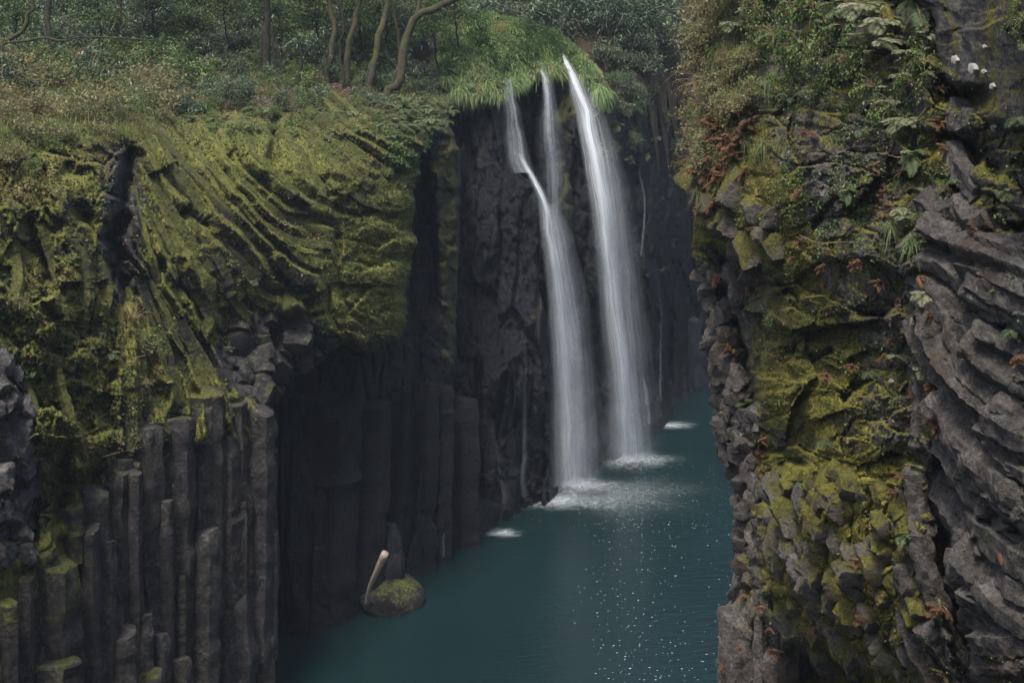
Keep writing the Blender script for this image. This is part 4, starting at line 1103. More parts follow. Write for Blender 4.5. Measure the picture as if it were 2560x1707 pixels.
def twiggy(n_tw, per, rx, rz, L, Wd, droop=0.2, up=0.6, spread=1.0, lean=(0, 0, 0), tw_r=0.006, from_t=0.35, bushy=0.5, seed=0, aspect=1.0):
    """stems fanning out of a base, leaves along their outer part"""
    global rng
    keep, rng = rng, np.random.default_rng(seed)
    A = Acc2()
    ln = np.array(lean, float)
    for k in range(n_tw):
        d = unit(rng.normal(size=3) * [spread, spread, 0.35] + [0, 0, up] + ln)
        tip = d * np.array([rx, rx, rz]) * rng.uniform(0.55, 1.05)
        mid = tip * 0.55 + rng.normal(size=3) * rx * 0.08 + np.array([0, 0, rz * 0.12])
        tip = tip - np.array([0, 0, droop * rx * rng.uniform(0.3, 1.0)])
        P = smooth_path([np.zeros(3) + rng.normal(size=3) * rx * 0.04, mid, tip], 7)
        tube(A.b, P, np.linspace(tw_r, tw_r * 0.35, 7), 3, rng.uniform(0.2, 0.9))
        m = max(1, int(per * rng.uniform(0.6, 1.3)))
        t = rng.uniform(from_t, 1.0, m) * 5.99
        i = t.astype(int)
        q = P[i] + (P[i + 1] - P[i]) * (t - i)[:, None]
        q = q + rng.normal(size=(m, 3)) * L * bushy
        dd = unit((P[-1] - P[2]) + 0 * q) * 0.5 + rand_dirs(m) * 0.8 + [0, 0, -droop]
        nn = np.array([0, 0, 1.0]) + rand_dirs(m) * 0.6
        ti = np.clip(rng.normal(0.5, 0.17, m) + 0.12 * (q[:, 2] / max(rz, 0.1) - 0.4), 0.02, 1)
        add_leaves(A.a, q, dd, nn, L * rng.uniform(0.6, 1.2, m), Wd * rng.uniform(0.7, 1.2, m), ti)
    rng = keep
    return A

def fern_acc(n_fr, L, arch, hang, leaf=0.16, pairs=19, seed=0, curl=0.0, each=None):
    global rng
    keep, rng = rng, np.random.default_rng(seed)
    A = Acc2()
    for k in range(n_fr):
        a = rng.uniform(0, 6.283)
        out = np.array([math.cos(a), math.sin(a), 0])
        if hang:
            out = unit(np.array([rng.normal() * 0.55, -0.9, rng.uniform(-0.4, 0.5)]))
        l = L * rng.uniform(0.65, 1.15)
        t = np.linspace(0, 1, pairs + 3)
        P = out * l * (t - 0.25 * t * t)[:, None] + np.array([0, 0, 1.0]) * (arch * l * (t - (1.0 + hang * 1.2) * t * t))[:, None]
        P = P + rng.normal(size=3) * 0.06 * l * (t * t)[:, None]
        tube(A.b, P[::2], np.linspace(0.006, 0.002, len(P[::2])) * (0.5 + L), 3, 0.5)
        T = unit(np.gradient(P, axis=0))
        up = unit(np.cross(np.cross(T, [0, 0, 1.0]) + 1e-4, T))
        up = np.where(up[:, 2:3] < 0, -up, up)
        S = unit(np.cross(T, up))
        i = np.arange(2, pairs + 2)
        prof = leaf * l * 1.25 * np.sin(np.pi * (0.16 + 0.84 * (i / (pairs + 3))) ) ** 0.8
        ti = rng.normal(0.5, 0.13)
        for sg in (-1, 1):
            D = S[i] * sg + T[i] * 0.45 - np.array([0, 0, curl + 0.15])
            add_leaves(A.a, P[i], D, up[i] + 0.25 * rng.normal(size=(len(i), 3)), prof * rng.uniform(0.85, 1.1, len(i)), l * 0.034, np.clip(ti + rng.normal(0, 0.08, len(i)), 0, 1), 0.1)
        if each is not None:
            each.append(A)
            A = Acc2()
    rng = keep
    return A

def tuft_acc(n, L, w, spread, droop, seed=0, out=(0, -0.5, 0.5)):
    global rng
    keep, rng = rng, np.random.default_rng(seed)
    A = Acc()
    D = rng.normal(size=(n, 3)) * spread + np.array(out)
    add_blades(A, rng.normal(size=(n, 3)) * 0.03, D, L * rng.uniform(0.5, 1.15, n), w, droop * rng.uniform(0.5, 1.4, n), np.clip(rng.normal(0.5, 0.2, n), 0, 1))
    rng = keep
    return A

LIB = {}
def lib(name, k, build):
    if (name, k) not in LIB:
        LIB[(name, k)] = build(k)
    return LIB[(name, k)]
def shrub_me(kind, k):
    P = {'laurel_shrub': (46, 26, 1.15, 1.2, 0.15, 0.055, 0.15, 0.55, 1.0, M_laurel), 'bright_shrub': (40, 24, 1.0, 1.1, 0.12, 0.055, 0.1, 0.6, 1.0, M_spring), 'scrub_bush': (64, 11, 0.95, 1.0, 0.11, 0.055, 0.1, 0.7, 1.0, M_scrub),
         'bamboo_clump': (36, 26, 0.85, 1.5, 0.2, 0.03, 0.35, 1.4, 0.8, M_laurel), 'budding_shrub': (34, 11, 1.2, 1.0, 0.07, 0.04, 0.05, 0.5, 1.2, M_yellow), 'leafy_creeper': (30, 16, 0.55, 0.5, 0.075, 0.045, 0.55, 0.1, 1.0, M_spring), 'twiggy_shrub': (46, 7, 0.75, 0.7, 0.05, 0.026, 0.15, 0.3, 1.0, M_yellow)}[kind]
    def b(k):
        A = twiggy(P[0], P[1], P[2], P[3], P[4], P[5], P[6], P[7], P[8], seed=hash(kind) % 1000 * 0 + sum(map(ord, kind)) + k, tw_r=0.007 if kind not in ('laurel_shrub',) else 0.012, from_t=0.3)
        return A.mesh(kind, P[9], M_twig)
    return lib(kind, k, b)
def fern_me(kind, k):
    P = {'fern': (9, 0.75, 0.55, 0.0, M_fern), 'hanging_fern': (8, 0.62, 0.25, 0.5, M_fern), 'pale_fern': (9, 0.7, 0.15, 0.8, M_palefern), 'dead_fern': (13, 0.45, 0.1, 1.1, M_dead)}[kind]
    def b(k):
        return fern_acc(P[0], P[1], P[2], P[3], seed=sum(map(ord, kind)) + k, curl=0.5 if kind == 'dead_fern' else 0.0, leaf=0.13 if kind == 'dead_fern' else 0.15).mesh(kind, P[4], M_twig)
    return lib(kind, k, b)
def fern_parts(kind, k):
    P = {'hanging_fern': (7, 0.62, 0.25, 0.5, M_fern), 'pale_fern': (8, 0.7, 0.15, 0.8, M_palefern), 'dead_fern': (9, 0.45, 0.1, 1.1, M_dead)}[kind]
    def b(k):
        out = []
        fern_acc(P[0], P[1], P[2], P[3], seed=sum(map(ord, kind)) + k, curl=0.5 if kind == 'dead_fern' else 0.0, leaf=0.13 if kind == 'dead_fern' else 0.15, each=out)
        return [x.mesh('frond', P[4], M_twig) for x in out]
    return lib(kind + '_fronds', k, b)
def shrub_parts(kind, k):
    def b(k):
        me = shrub_me(kind, k)
        n = len(me.polygons)
        mi = np.empty(n, np.int32)
        me.polygons.foreach_get('material_index', mi)
        nv = len(me.vertices)
        co = np.empty(nv * 3, np.float32)
        me.vertices.foreach_get('co', co)
        co = co.reshape(-1, 3)
        ti = np.empty(nv, np.float32)
        me.attributes['tint'].data.foreach_get('value', ti)
        fs = [list(p.vertices) for p in me.polygons]
        out = []
        for nm, sel, mat in (('foliage', 0, me.materials[0]), ('stem', 1, me.materials[1])):
            f = [q for q, m_ in zip(fs, mi) if m_ == sel]
            by = {}
            for q in f:
                by.setdefault(len(q), []).append(q)
            used = np.unique(np.concatenate([np.ravel(q) for q in by.values()]))
            mp = np.full(nv, -1)
            mp[used] = np.arange(len(used))
            out.append((nm, mesh_np(nm, co[used], [mp[np.array(q)] for q in by.values()], mat, True, {'tint': ti[used]})))
        return out
    return lib(kind + '_parts', k, b)
g = np.random.default_rng(44)
def plant(kind, P, s, rz=None, tilt=(0, 0), parts=False):
    rot = (tilt[0], tilt[1], g.uniform(0, 6.28) if rz is None else rz)
    sc = s * g.uniform(0.85, 1.15)
    if parts and kind != 'fern':
        e = put(kind, None, None, P, rot, sc)
        if 'fern' in kind:
            for me in fern_parts(kind, int(g.integers(0, 4))):
                put('frond', me, e)
        else:
            for nm, me in shrub_parts(kind, int(g.integers(0, 5))):
                put(nm, me, e)
        return e
    me = fern_me(kind, int(g.integers(0, 4))) if 'fern' in kind else shrub_me(kind, int(g.integers(0, 5)))
    return put(kind, me, None, P, rot, sc)

# ---------------- trees of the forest floor
def tree(name, pts, rad, label, mat, limbs=(), crown=None, cmat=None, seed=0):
    """pts: pixel line with depth, base first; limbs: further pixel lines that leave the trunk; crown: blobs of leaves"""
    P = np.array([W(*p) for p in pts])
    base = P[0].copy()
    e = put(name, None, None, base)
    A = Acc()
    S = smooth_path(np.vstack([[0, 0, -0.7], P - base]), 16)
    S = S + 0.035 * rng.normal(size=S.shape)
    r = np.linspace(rad, rad * 0.7, 16)
    r[:3] *= [1.5, 1.2, 1.05]
    tube(A, S, r, 9, 0.5, 0.06)
    put('trunk', A.mesh('trunk', mat), e)
    for lp_, lr in limbs:
        A = Acc()
        Q = smooth_path(np.array([W(*p) for p in lp_]) - base, 12)
        tube(A, Q, np.linspace(lr, lr * 0.45, 12), 7, 0.5, 0.07)
        put('limb', A.mesh('limb', mat), e)
    for (cx, cy, cd, cr, n, kind) in crown or []:
        B = twiggy(26, n, cr, cr * 0.7, 0.13, 0.05, 0.25, 0.35, 1.0, seed=seed + int(cx) % 97, tw_r=0.015, from_t=0.25, bushy=1.2)
        o = put('crown', B.mesh('crown', cmat or M_laurel, mat), e)
        o.location = Vector(W(cx, cy, cd)) - Vector(base)
    return tag(e, label, 'tree', 'trees on the gorge rim')
tree('tree', [(818, 182, 46.5), (833, 112, 46.8), (836, 55, 47), (822, -10, 47.2), (815, -130, 47.5)], 0.125, 'slim pale tree left of the thin black stem on the leaf slope', M_bark, crown=[(800, -150, 48, 2.6, 40, 0), (880, -60, 50, 1.6, 36, 0)], seed=1)
tree('tree', [(856, 208, 45.9), (852, 122, 46), (862, 66, 46), (851, 0, 46.2), (846, -120, 46.5)], 0.06, 'thin black crooked stem among paler trunks on the leaf slope', M_bark_dark, seed=2, crown=[(846, -130, 46.5, 1.5, 30, 0)])
tree('tree', [(867, 205, 46.3), (871, 130, 46.6), (886, 58, 47), (899, 0, 47.3), (912, -120, 48)], 0.13, 'mossy tree just right of the thin black stem', M_bark, crown=[(920, -130, 48, 2.4, 40, 0)], seed=3)
tree('tree', [(924, 220, 45.6), (934, 166, 45.8), (946, 104, 46), (963, 38, 46.4), (974, -10, 46.6), (990, -140, 47)], 0.14, 'straight mossy tree left of the leaning lichened tree', M_bark, crown=[(990, -150, 48, 2.6, 40, 0)], seed=4)
tree('tree', [(972, 226, 45.0), (998, 204, 45.1), (1006, 146, 45.3), (1018, 92, 45.5), (1043, 42, 45.6), (1090, 22, 45.6), (1142, -6, 45.6), (1210, -70, 45.6)], 0.175, 'big leaning lichened tree with a long limb bent over the fall', M_bark, limbs=[([(1040, 44, 45.6), (1048, 10, 45.8), (1054, -60, 46)], 0.1), ([(1100, 18, 45.6), (1120, 30, 45.3), (1150, 26, 45)], 0.04)], crown=[(1060, -110, 46.5, 2.2, 40, 0), (1220, -110, 46, 2.0, 40, 0)], seed=5)
tree('tree', [(998, 120, 47), (990, 60, 47.2), (984, 0, 47.4), (980, -90, 47.6)], 0.07, 'slender stem behind the leaning lichened tree', M_bark, crown=[(975, -110, 49, 1.8, 40, 0)], seed=6)
tree('tree', [(664, 208, 47), (666, 120, 47), (668, 40, 47.2), (670, -110, 47.5)], 0.17, 'dark straight trunk wrapped in hanging stems above the mossy slope', M_bark_dark, limbs=[([(650, 206, 46.9), (652, 130, 46.9), (655, 70, 47)], 0.05), ([(682, 206, 46.8), (684, 140, 46.9), (680, 60, 47)], 0.05), ([(698, 204, 46.8), (697, 150, 46.9), (690, 90, 47)], 0.035)], crown=[(640, -40, 48, 1.8, 44, 0), (720, -30, 48, 1.8, 44, 0)], seed=7)
tree('tree', [(742, 216, 45.5), (748, 186, 45.5), (752, 160, 45.6), (750, 120, 45.8)], 0.07, 'short dark leaning stem on the brown leaf slope', M_bark_dark, crown=[(752, 112, 46, 0.8, 24, 0)], seed=8)
tree('tree', [(1449, 130, 61), (1446, 70, 61.3), (1442, 0, 61.6), (1438, -130, 62)], 0.30, 'far thick trunk standing in the haze right of the grassy knoll', M_bark_dark, limbs=[([(1444, 60, 61.3), (1480, 50, 61), (1520, 20, 60.5)], 0.08)], crown=[(1430, -130, 63, 3.4, 50, 0)], seed=9)
tree('tree', [(2, 108, 41.0), (30, 98, 41), (56, 72, 41), (75, 40, 41), (84, -10, 41), (90, -120, 41)], 0.085, 'bare pale trunk curving up out of the left corner', M_bark, limbs=[([(10, 108, 40.5), (70, 102, 40.4), (110, 94, 40.4), (160, 104, 40.3), (203, 92, 40.3), (300, 96, 40.4), (400, 103, 40.6)], 0.045), ([(203, 92, 40.3), (182, 68, 40.3), (150, 50, 40.4), (120, 40, 40.4)], 0.02), ([(160, 104, 40.3), (185, 130, 40.2), (215, 160, 40.1)], 0.02)], crown=[(90, -130, 42, 2.2, 40, 0)], seed=10)
tree('tree', [(300, 170, 46), (296, 90, 46.3), (300, 0, 46.6), (290, -120, 47)], 0.11, 'dark half-hidden trunk behind the scrub of the left rim', M_bark_dark, crown=[(300, -60, 47.5, 2.4, 46, 0), (420, -10, 49, 2.0, 46, 0)], seed=11)
tree('tree', [(130, 140, 44), (124, 60, 44.3), (118, -40, 44.6), (114, -130, 45)], 0.12, 'dark trunk behind the bare branch in the upper left', M_bark_dark, crown=[(120, -70, 46, 2.4, 46, 0), (210, 10, 47, 1.9, 46, 0)], seed=12)
tree('tree', [(520, 150, 52), (524, 80, 52.3), (520, 0, 52.6), (516, -120, 53)], 0.14, 'dim trunk left of the white-leaved spray', M_bark_dark, crown=[(500, -60, 53, 2.6, 46, 0), (580, -20, 52, 1.8, 46, 0)], seed=13)
for k, (px, d, r) in enumerate([(1120, 64, 0.2), (1230, 68, 0.22), (1330, 70, 0.2), (1560, 68, 0.22), (1660, 72, 0.25), (760, 58, 0.16), (930, 60, 0.18), (420, 60, 0.16), (600, 62, 0.17)]):
    x = (px - CX) / F * d
    z = float(hill_z(np.array([x]), np.array([d]))[0])
    py = HOR + (CAMZ - z) / d * F
    tree('tree', [(px, py + 6, d), (px - 4, py - 80, d), (px + 3, py - 200, d), (px, py - 360, d)], r, 'distant trunk rising ' + where(px, py - 60, MARKS_L) + (' in deep shade', ' in the haze', ' behind the knoll', ' among dark leaves', ' far up the slope', ' behind pale trunks', ' behind green leaves', ' behind the left scrub', ' beyond the brown slope')[k], M_bark_dark, crown=[(px - 30, py - 330, d, 3.2, 46, 0)], seed=20 + k)

for k, (px, py, d, r) in enumerate([(560, 40, 49, 1.3), (470, 60, 50, 1.2), (790, 60, 48.5, 1.0), (900, 90, 48.5, 0.9), (960, 40, 48, 1.1), (1085, 90, 47, 1.0), (1140, 55, 49, 1.0), (700, 90, 48.5, 0.9), (250, 60, 46, 1.2), (40, 60, 45, 1.2), (380, 30, 49, 1.3), (850, 20, 49, 1.2)]):
    tree('sapling', [(px + 14, py + 95, d + 0.6), (px + 6, py + 50, d + 0.4), (px, py, d), (px - 6, py - 60, d)], 0.04, 'slim sapling with light green leafy crown ' + where(px, py, MARKS_L), M_bark_dark, crown=[(px, py - 10, d, r, 34, 0), (px - 20, py - 60, d, r * 0.8, 30, 0)], cmat=M_spring, seed=60 + k)
# ---------------- shrubs under the trees
def on_hill(px, d):
    x = (px - CX) / F * d
    z = float(hill_z(np.array([x]), np.array([d]))[0])
    return np.array([x, d, z]), HOR + (CAMZ - z) / d * F
def rim(kind, px, py, s, what, cat='shrub', tilt=(0, 0)):
    P, n = CLIFF_L.pt(np.array([px]), np.array([py]))
    o = plant(kind, P[0] - [0, 0, 0.05], s, None, tilt, True)
    return named(o, what, px, py - 20, MARKS_L, cat, 'shrubs on the gorge rim')
for k in range(190):
    px = g.uniform(-150, 1130)
    d = g.uniform(49, 58) if k < 130 else g.uniform(47.3, 52)
    if 560 < px < 930 and d < 51:
        continue
    P, py = on_hill(px, d)
    kind = ['laurel_shrub', 'laurel_shrub', 'bright_shrub', 'bamboo_clump'][int(g.integers(0, 4))]
    if 400 < px < 560 and g.random() < 0.5:
        kind = 'bright_shrub'
    named(plant(kind, P, g.uniform(0.9, 1.6) * (1.25 if d > 56 else 1)), {'laurel_shrub': 'dark evergreen shrub', 'bright_shrub': 'bright leafy shrub', 'bamboo_clump': 'clump of dwarf bamboo'}[kind], px, py - 40, MARKS_L, 'shrub', 'shrubs under the forest trees')
for k in range(170):
    px = g.uniform(1150, 1900)
    d = float(hill_y0(np.array([px]))[0]) + g.uniform(1.0, 12)
    P, py = on_hill(px, d)
    kind = ['laurel_shrub', 'bamboo_clump', 'bamboo_clump', 'laurel_shrub', 'budding_shrub'][int(g.integers(0, 5))] if px < 1420 else ['laurel_shrub', 'bamboo_clump'][int(g.integers(0, 2))]
    named(plant(kind, P, g.uniform(1.2, 1.9)), {'laurel_shrub': 'dark evergreen shrub', 'budding_shrub': 'brown budding shrub', 'bamboo_clump': 'clump of dwarf bamboo'}[kind], px, py - 40, MARKS_L, 'shrub', 'shrubs under the forest trees')
for k in range(46):
    px = g.uniform(1500, 1780)
    P, py = on_hill(px, float(hill_y0(np.array([px]))[0]) + g.uniform(-0.3, 3.5))
    kind = ['laurel_shrub', 'bamboo_clump'][k % 2]
    named(plant(kind, P, g.uniform(0.7, 1.1)), {'laurel_shrub': 'dark evergreen shrub', 'bamboo_clump': 'clump of dwarf bamboo'}[kind], px, py - 25, MARKS_L, 'shrub', 'shrubs under the forest trees')
for k in range(30):
    px = g.uniform(520, 960)
    P, py = on_hill(px, g.uniform(47.6, 51))
    kind = ['laurel_shrub', 'bright_shrub'][k % 2]
    named(plant(kind, P, g.uniform(0.6, 0.95)), {'laurel_shrub': 'dark evergreen shrub', 'bright_shrub': 'bright leafy shrub'}[kind], px, py - 25, MARKS_L, 'shrub', 'shrubs under the forest trees')
# the thicket of the left rim
for k in range(74):
    px = g.uniform(-120, 400)
    py = g.uniform(150, 315) - 0.02 * px
    kind = ['scrub_bush', 'scrub_bush', 'scrub_bush', 'twiggy_shrub', 'bright_shrub', 'budding_shrub'][int(g.integers(0, 6))]
    s = {'scrub_bush': 0.95, 'bright_shrub': 0.6, 'budding_shrub': 0.9, 'twiggy_shrub': 1.25}[kind] * (0.6 + 0.75 * g.random() ** 2)
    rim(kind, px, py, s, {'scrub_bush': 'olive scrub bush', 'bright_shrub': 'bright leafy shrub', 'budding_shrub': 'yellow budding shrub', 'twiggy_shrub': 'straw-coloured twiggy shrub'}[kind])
for px, py, kind, s in [(360, 335, 'twiggy_shrub', 1.1), (390, 300, 'scrub_bush', 0.9), (60, 345, 'scrub_bush', 0.8), (150, 350, 'scrub_bush', 0.7), (250, 340, 'scrub_bush', 0.7), (20, 400, 'scrub_bush', 0.6), (75, 415, 'bright_shrub', 0.35), (560, 218, 'bright_shrub', 0.5), (610, 215, 'bright_shrub', 0.55), (668, 222, 'bright_shrub', 0.5), (480, 200, 'budding_shrub', 0.8),
                        (440, 215, 'scrub_bush', 0.8), (520, 255, 'scrub_bush', 0.5), (700, 240, 'scrub_bush', 0.45), (900, 238, 'laurel_shrub', 0.4), (1060, 235, 'laurel_shrub', 0.6), (1090, 210, 'laurel_shrub', 0.65), (1050, 190, 'bright_shrub', 0.7), (960, 205, 'laurel_shrub', 0.5), (820, 190, 'laurel_shrub', 0.4), (770, 175, 'bright_shrub', 0.5),
                        (330, 790, 'twiggy_shrub', 0.85), (350, 880, 'scrub_bush', 0.45), (380, 840, 'leafy_creeper', 0.9), (345, 960, 'twiggy_shrub', 0.6), (40, 770, 'scrub_bush', 0.5), (90, 800, 'twiggy_shrub', 0.5), (420, 1165, 'leafy_creeper', 0.75), (455, 1195, 'leafy_creeper', 0.55), (135, 1455, 'leafy_creeper', 0.35), (350, 1520, 'leafy_creeper', 0.3), (405, 1010, 'leafy_creeper', 0.5), (130, 365, 'bright_shrub', 0.4)]:
    rim(kind, px, py, s, {'scrub_bush': 'olive scrub bush', 'bright_shrub': 'broad-leaved green shrub', 'laurel_shrub': 'dark evergreen shrub', 'budding_shrub': 'yellow budding shrub', 'twiggy_shrub': 'straw-coloured twiggy shrub', 'leafy_creeper': 'small green creeper'}[kind])
for k in range(62):
    px, py = g.uniform(400, 1110), g.uniform(150, 235)
    if 700 < px < 860 and py > 185:
        continue
    kind = ['laurel_shrub', 'bright_shrub', 'bright_shrub', 'bamboo_clump', 'budding_shrub'][int(g.integers(0, 5))]
    rim(kind, px, py, g.uniform(0.35, 0.75), {'laurel_shrub': 'dark evergreen shrub', 'bright_shrub': 'broad-leaved green shrub', 'bamboo_clump': 'clump of dwarf bamboo', 'budding_shrub': 'yellow budding shrub'}[kind])
for k in range(95):
    px = g.uniform(370, 1010)
    py = g.uniform(215, 335) - 0.03 * (px - 370)
    rim(['bright_shrub', 'leafy_creeper'][k % 2], px, py, g.uniform(0.25, 0.45) * (1 + k % 2), ['broad-leaved green shrub', 'small green creeper'][k % 2])
for k in range(34):
    px = g.uniform(370, 1000)
    py = g.uniform(195, 285) - 0.02 * (px - 370)
    kind = ['laurel_shrub', 'bright_shrub', 'scrub_bush', 'bamboo_clump'][k % 4]
    rim(kind, px, py, g.uniform(0.42, 0.8), {'laurel_shrub': 'dark evergreen shrub', 'bright_shrub': 'broad-leaved green shrub', 'scrub_bush': 'olive scrub bush', 'bamboo_clump': 'clump of dwarf bamboo'}[kind])
for k in range(22):
    px, py = g.uniform(400, 1000), g.uniform(225, 330)
    P, n = CLIFF_L.pt(np.array([px]), np.array([py]))
    named(plant(['hanging_fern', 'fern'][k % 2], P[0] + [0, -0.1, 0], g.uniform(0.7, 1.1), g.uniform(-0.5, 0.5)), 'green fern growing', px, py, MARKS_L, 'fern', 'ferns on the left cliff')
for k in range(30):
    px = g.uniform(-60, 470) if k < 20 else g.uniform(470, 1060)
    py = g.uniform(140, 235) if k < 20 else g.uniform(165, 225)
    kind = ['budding_shrub', 'bright_shrub', 'laurel_shrub', 'twiggy_shrub', 'bright_shrub'][k % 5]
    rim(kind, px, py, g.uniform(1.0, 1.6) if k < 20 else g.uniform(0.7, 1.05), {'laurel_shrub': 'tall dark evergreen shrub', 'bright_shrub': 'tall bright leafy shrub', 'budding_shrub': 'tall yellow budding shrub', 'twiggy_shrub': 'tall straw-coloured twiggy shrub'}[kind])
# ferns that hang over the rim beside the fall
for k in range(90):
    px = g.uniform(960, 1140)
    py = g.uniform(205, 400) - 0.25 * (1135 - px) * 0.2
    if py > 330 and px < 1040:
        continue
    P, n = CLIFF_L.pt(np.array([px]), np.array([py]))
    named(plant(['hanging_fern', 'fern'][k % 2], P[0] + [0, -0.1, 0], g.uniform(0.9, 1.35), g.uniform(-0.5, 0.5)), 'green fern hanging', px, py, MARKS_L, 'fern', 'ferns hanging over the rim beside the fall')
for px, py, s in [(312, 655, 1.0), (275, 880, 0.8), (25, 690, 0.9), (95, 1080, 0.6), (92, 920, 0.7), (455, 1020, 0.55), (265, 1150, 0.6), (640, 700, 0.5), (820, 470, 0.5), (1010, 460, 0.6), (955, 640, 0.4), (1090, 520, 0.6), (1130, 470, 0.7), (1140, 410, 0.8), (975, 345, 0.8), (930, 330, 0.7), (1010, 360, 0.8)]:
    P, n = CLIFF_L.pt(np.array([px]), np.array([py]))
    named(plant('hanging_fern', P[0] + [0, -0.1, 0], s, g.uniform(-0.6, 0.6), (0, 0), True), 'green fern growing', px, py, MARKS_L, 'fern', 'ferns on the left cliff')
# plants in the dark corner right of the falls
for k in range(34):
    px, py = g.uniform(1500, 1740), g.uniform(225, 400)
    d, n = FALLWALL.at(px, py)
    named(plant(['hanging_fern', 'bamboo_clump'][int(k % 3 == 0)], W(px, py, d - 0.15), g.uniform(0.9, 1.5) if k % 3 else 0.7, g.uniform(-0.6, 0.6)), 'dark fern hanging' if k % 3 else 'drooping leafy clump', px, py, MARKS_L, 'fern' if k % 3 else 'shrub', 'plants on the shaded wall right of the falls')
for k in range(26):
    px, py = g.uniform(1525, 1740), g.uniform(195, 285)
    d = float(FALLWALL.at(px, max(py, 250))[0]) - 0.3
    named(plant(['laurel_shrub', 'bamboo_clump'][k % 2], W(px, py + 15, d), g.uniform(0.55, 0.85)), ['dark evergreen shrub', 'drooping leafy clump'][k % 2], px, py, MARKS_L, 'shrub', 'plants on the shaded wall right of the falls')
for px, py, s_ in [(1130, 215, 1.1), (1180, 225, 1.0), (1235, 215, 0.9), (1150, 150, 0.9), (1270, 180, 0.8), (1300, 140, 0.7), (1220, 110, 0.8), (1390, 140, 0.8), (1480, 200, 0.9), (1340, 165, 0.7), (1110, 120, 1.0), (1115, 180, 1.1)]:
    P, n = KNOLL.pt(np.array([px]), np.array([py]))
    named(plant('fern', P[0], s_), 'green fern growing in the grass', px, py, MARKS_L, 'fern', 'ferns on the grassy knoll')
named(plant('bright_shrub', W(1532, 205, 53.5), 0.55), 'broad-leaved green shrub', 1532, 195, MARKS_L, 'shrub', 'shrubs on the gorge rim')

# ---------------- the right cliff
def onk(kind, px, py, s, what, cat, grp, off=0.05, rz=None, tilt=(0, 0)):
    P, n = CLIFF_K.pt(np.array([px]), np.array([py]), off)
    P = P - np.array([0.02, 0.16, 0])
    o = plant(kind, P[0], s * (1.15 if kind == 'dead_fern' else 1.2 if 'fern' in kind else 1.0), g.uniform(-0.7, 0.7) if rz is None else rz, tilt, True)
    return named(o, what, px, py, MARKS_R, cat, grp)
for px, py, s in [(2230, 20, 0.9), (2240, 95, 0.8), (2262, 140, 0.9), (2222, 175, 0.8), (2195, 60, 0.8), (2160, 20, 0.8), (2210, 220, 0.7), (2312, 720, 0.55), (2270, 812, 0.7), (2300, 850, 0.6), (2290, 905, 0.6), (2268, 1140, 0.6), (2180, 130, 0.7), (1870, 20, 0.8), (1840, 60, 0.7), (2285, 470, 0.6), (2240, 510, 0.6), (2200, 100, 0.8), (2285, 90, 0.7), (2255, 200, 0.8), (2230, 250, 0.7), (2275, 300, 0.7), (2265, 540, 0.7), (2300, 420, 0.5), (2140, 90, 0.7), (2290, 780, 0.6), (2250, 880, 0.6), (2340, 860, 0.5)]:
    onk('pale_fern', px, py, s * 1.0, 'pale fern hanging', 'fern', 'pale ferns hanging on the right cliff')
for px, py, s in [(2290, 40, 0.8), (2275, 0, 0.9), (2545, 110, 0.55), (2570, 190, 0.5), (2556, 290, 0.5), (2035, 55, 0.6), (2030, 225, 0.5), (2110, 262, 0.4), (2175, 915, 0.45), (2515, 815, 0.42), (1882, 1000, 0.6), (2385, 440, 0.32), (2342, 1400, 0.3), (2262, 1330, 0.4), (2490, 720, 0.3), (2510, 470, 0.3), (2080, 20, 0.7), (2120, 480, 0.35), (2060, 1090, 0.3), (1985, 240, 0.5), (2250, 330, 0.5), (2270, 390, 0.5), (2150, 330, 0.5), (2320, 300, 0.45)]:
    onk('hanging_fern', px, py, s * 1.2, 'green fern hanging', 'fern', 'green ferns hanging on the right cliff')
for px, py, s in [(2290, 676, 0.7), (2328, 775, 0.5), (2266, 951, 0.8), (2312, 960, 0.6), (2545, 880, 0.6), (2515, 1000, 0.55), (2335, 1040, 0.8), (2240, 745, 0.6), (2354, 1150, 0.85), (2358, 1205, 0.85), (2342, 1286, 0.7), (2323, 1340, 0.6), (2497, 1340, 0.7), (2373, 1395, 0.55), (2377, 1450, 0.6), (2435, 1625, 0.5), (2373, 369, 0.6), (2182, 465, 0.8), (2179, 420, 0.6), (2219, 512, 0.8),
                  (1742, 470, 1.3), (1752, 430, 1.3), (1770, 400, 1.2), (1810, 375, 1.2), (1840, 345, 1.1), (2250, 1280, 0.5), (2480, 400, 0.4), (2490, 500, 0.4), (2150, 640, 0.6), (2060, 650, 0.6), (1790, 690, 0.8), (1880, 700, 0.8), (1990, 480, 0.6), (2100, 150, 0.5), (2030, 330, 0.6), (2200, 700, 0.5), (1905, 1090, 0.5), (2440, 560, 0.4), (2260, 1170, 0.5), (1800, 250, 1.0), (1780, 310, 1.0), (1830, 180, 0.9)]:
    onk('dead_fern', px, py, s, 'rust-brown dead fern hanging', 'fern', 'dead ferns on the right cliff')
for k in range(26):
    px, py = 1738 + g.uniform(0, 120), g.uniform(250, 520)
    onk('dead_fern', px, py, g.uniform(0.7, 1.2), 'rust-brown dead fern hanging', 'fern', 'dead ferns on the right cliff')
for k in range(48):
    px, py = g.uniform(1790, 2360), g.uniform(120, 1650)
    P, n = CLIFF_K.pt(np.array([px]), np.array([py]), 0.05)
    if not inside(np.array([px]), np.array([py]), CLIFF_K.poly)[0]:
        continue
    named(plant('dead_fern', P[0] - np.array([0.02, 0.14, 0]), g.uniform(0.35, 0.75), g.uniform(-0.8, 0.8)), 'small russet dead fern', px, py, MARKS_R, 'fern', 'dead ferns on the right cliff')
def tuft_me(k):
    return lib('grass_tuft', k, lambda k: tuft_acc(130, 0.46, 0.008, 0.5, 0.7, 300 + k).mesh('grass_tuft', M_grass))
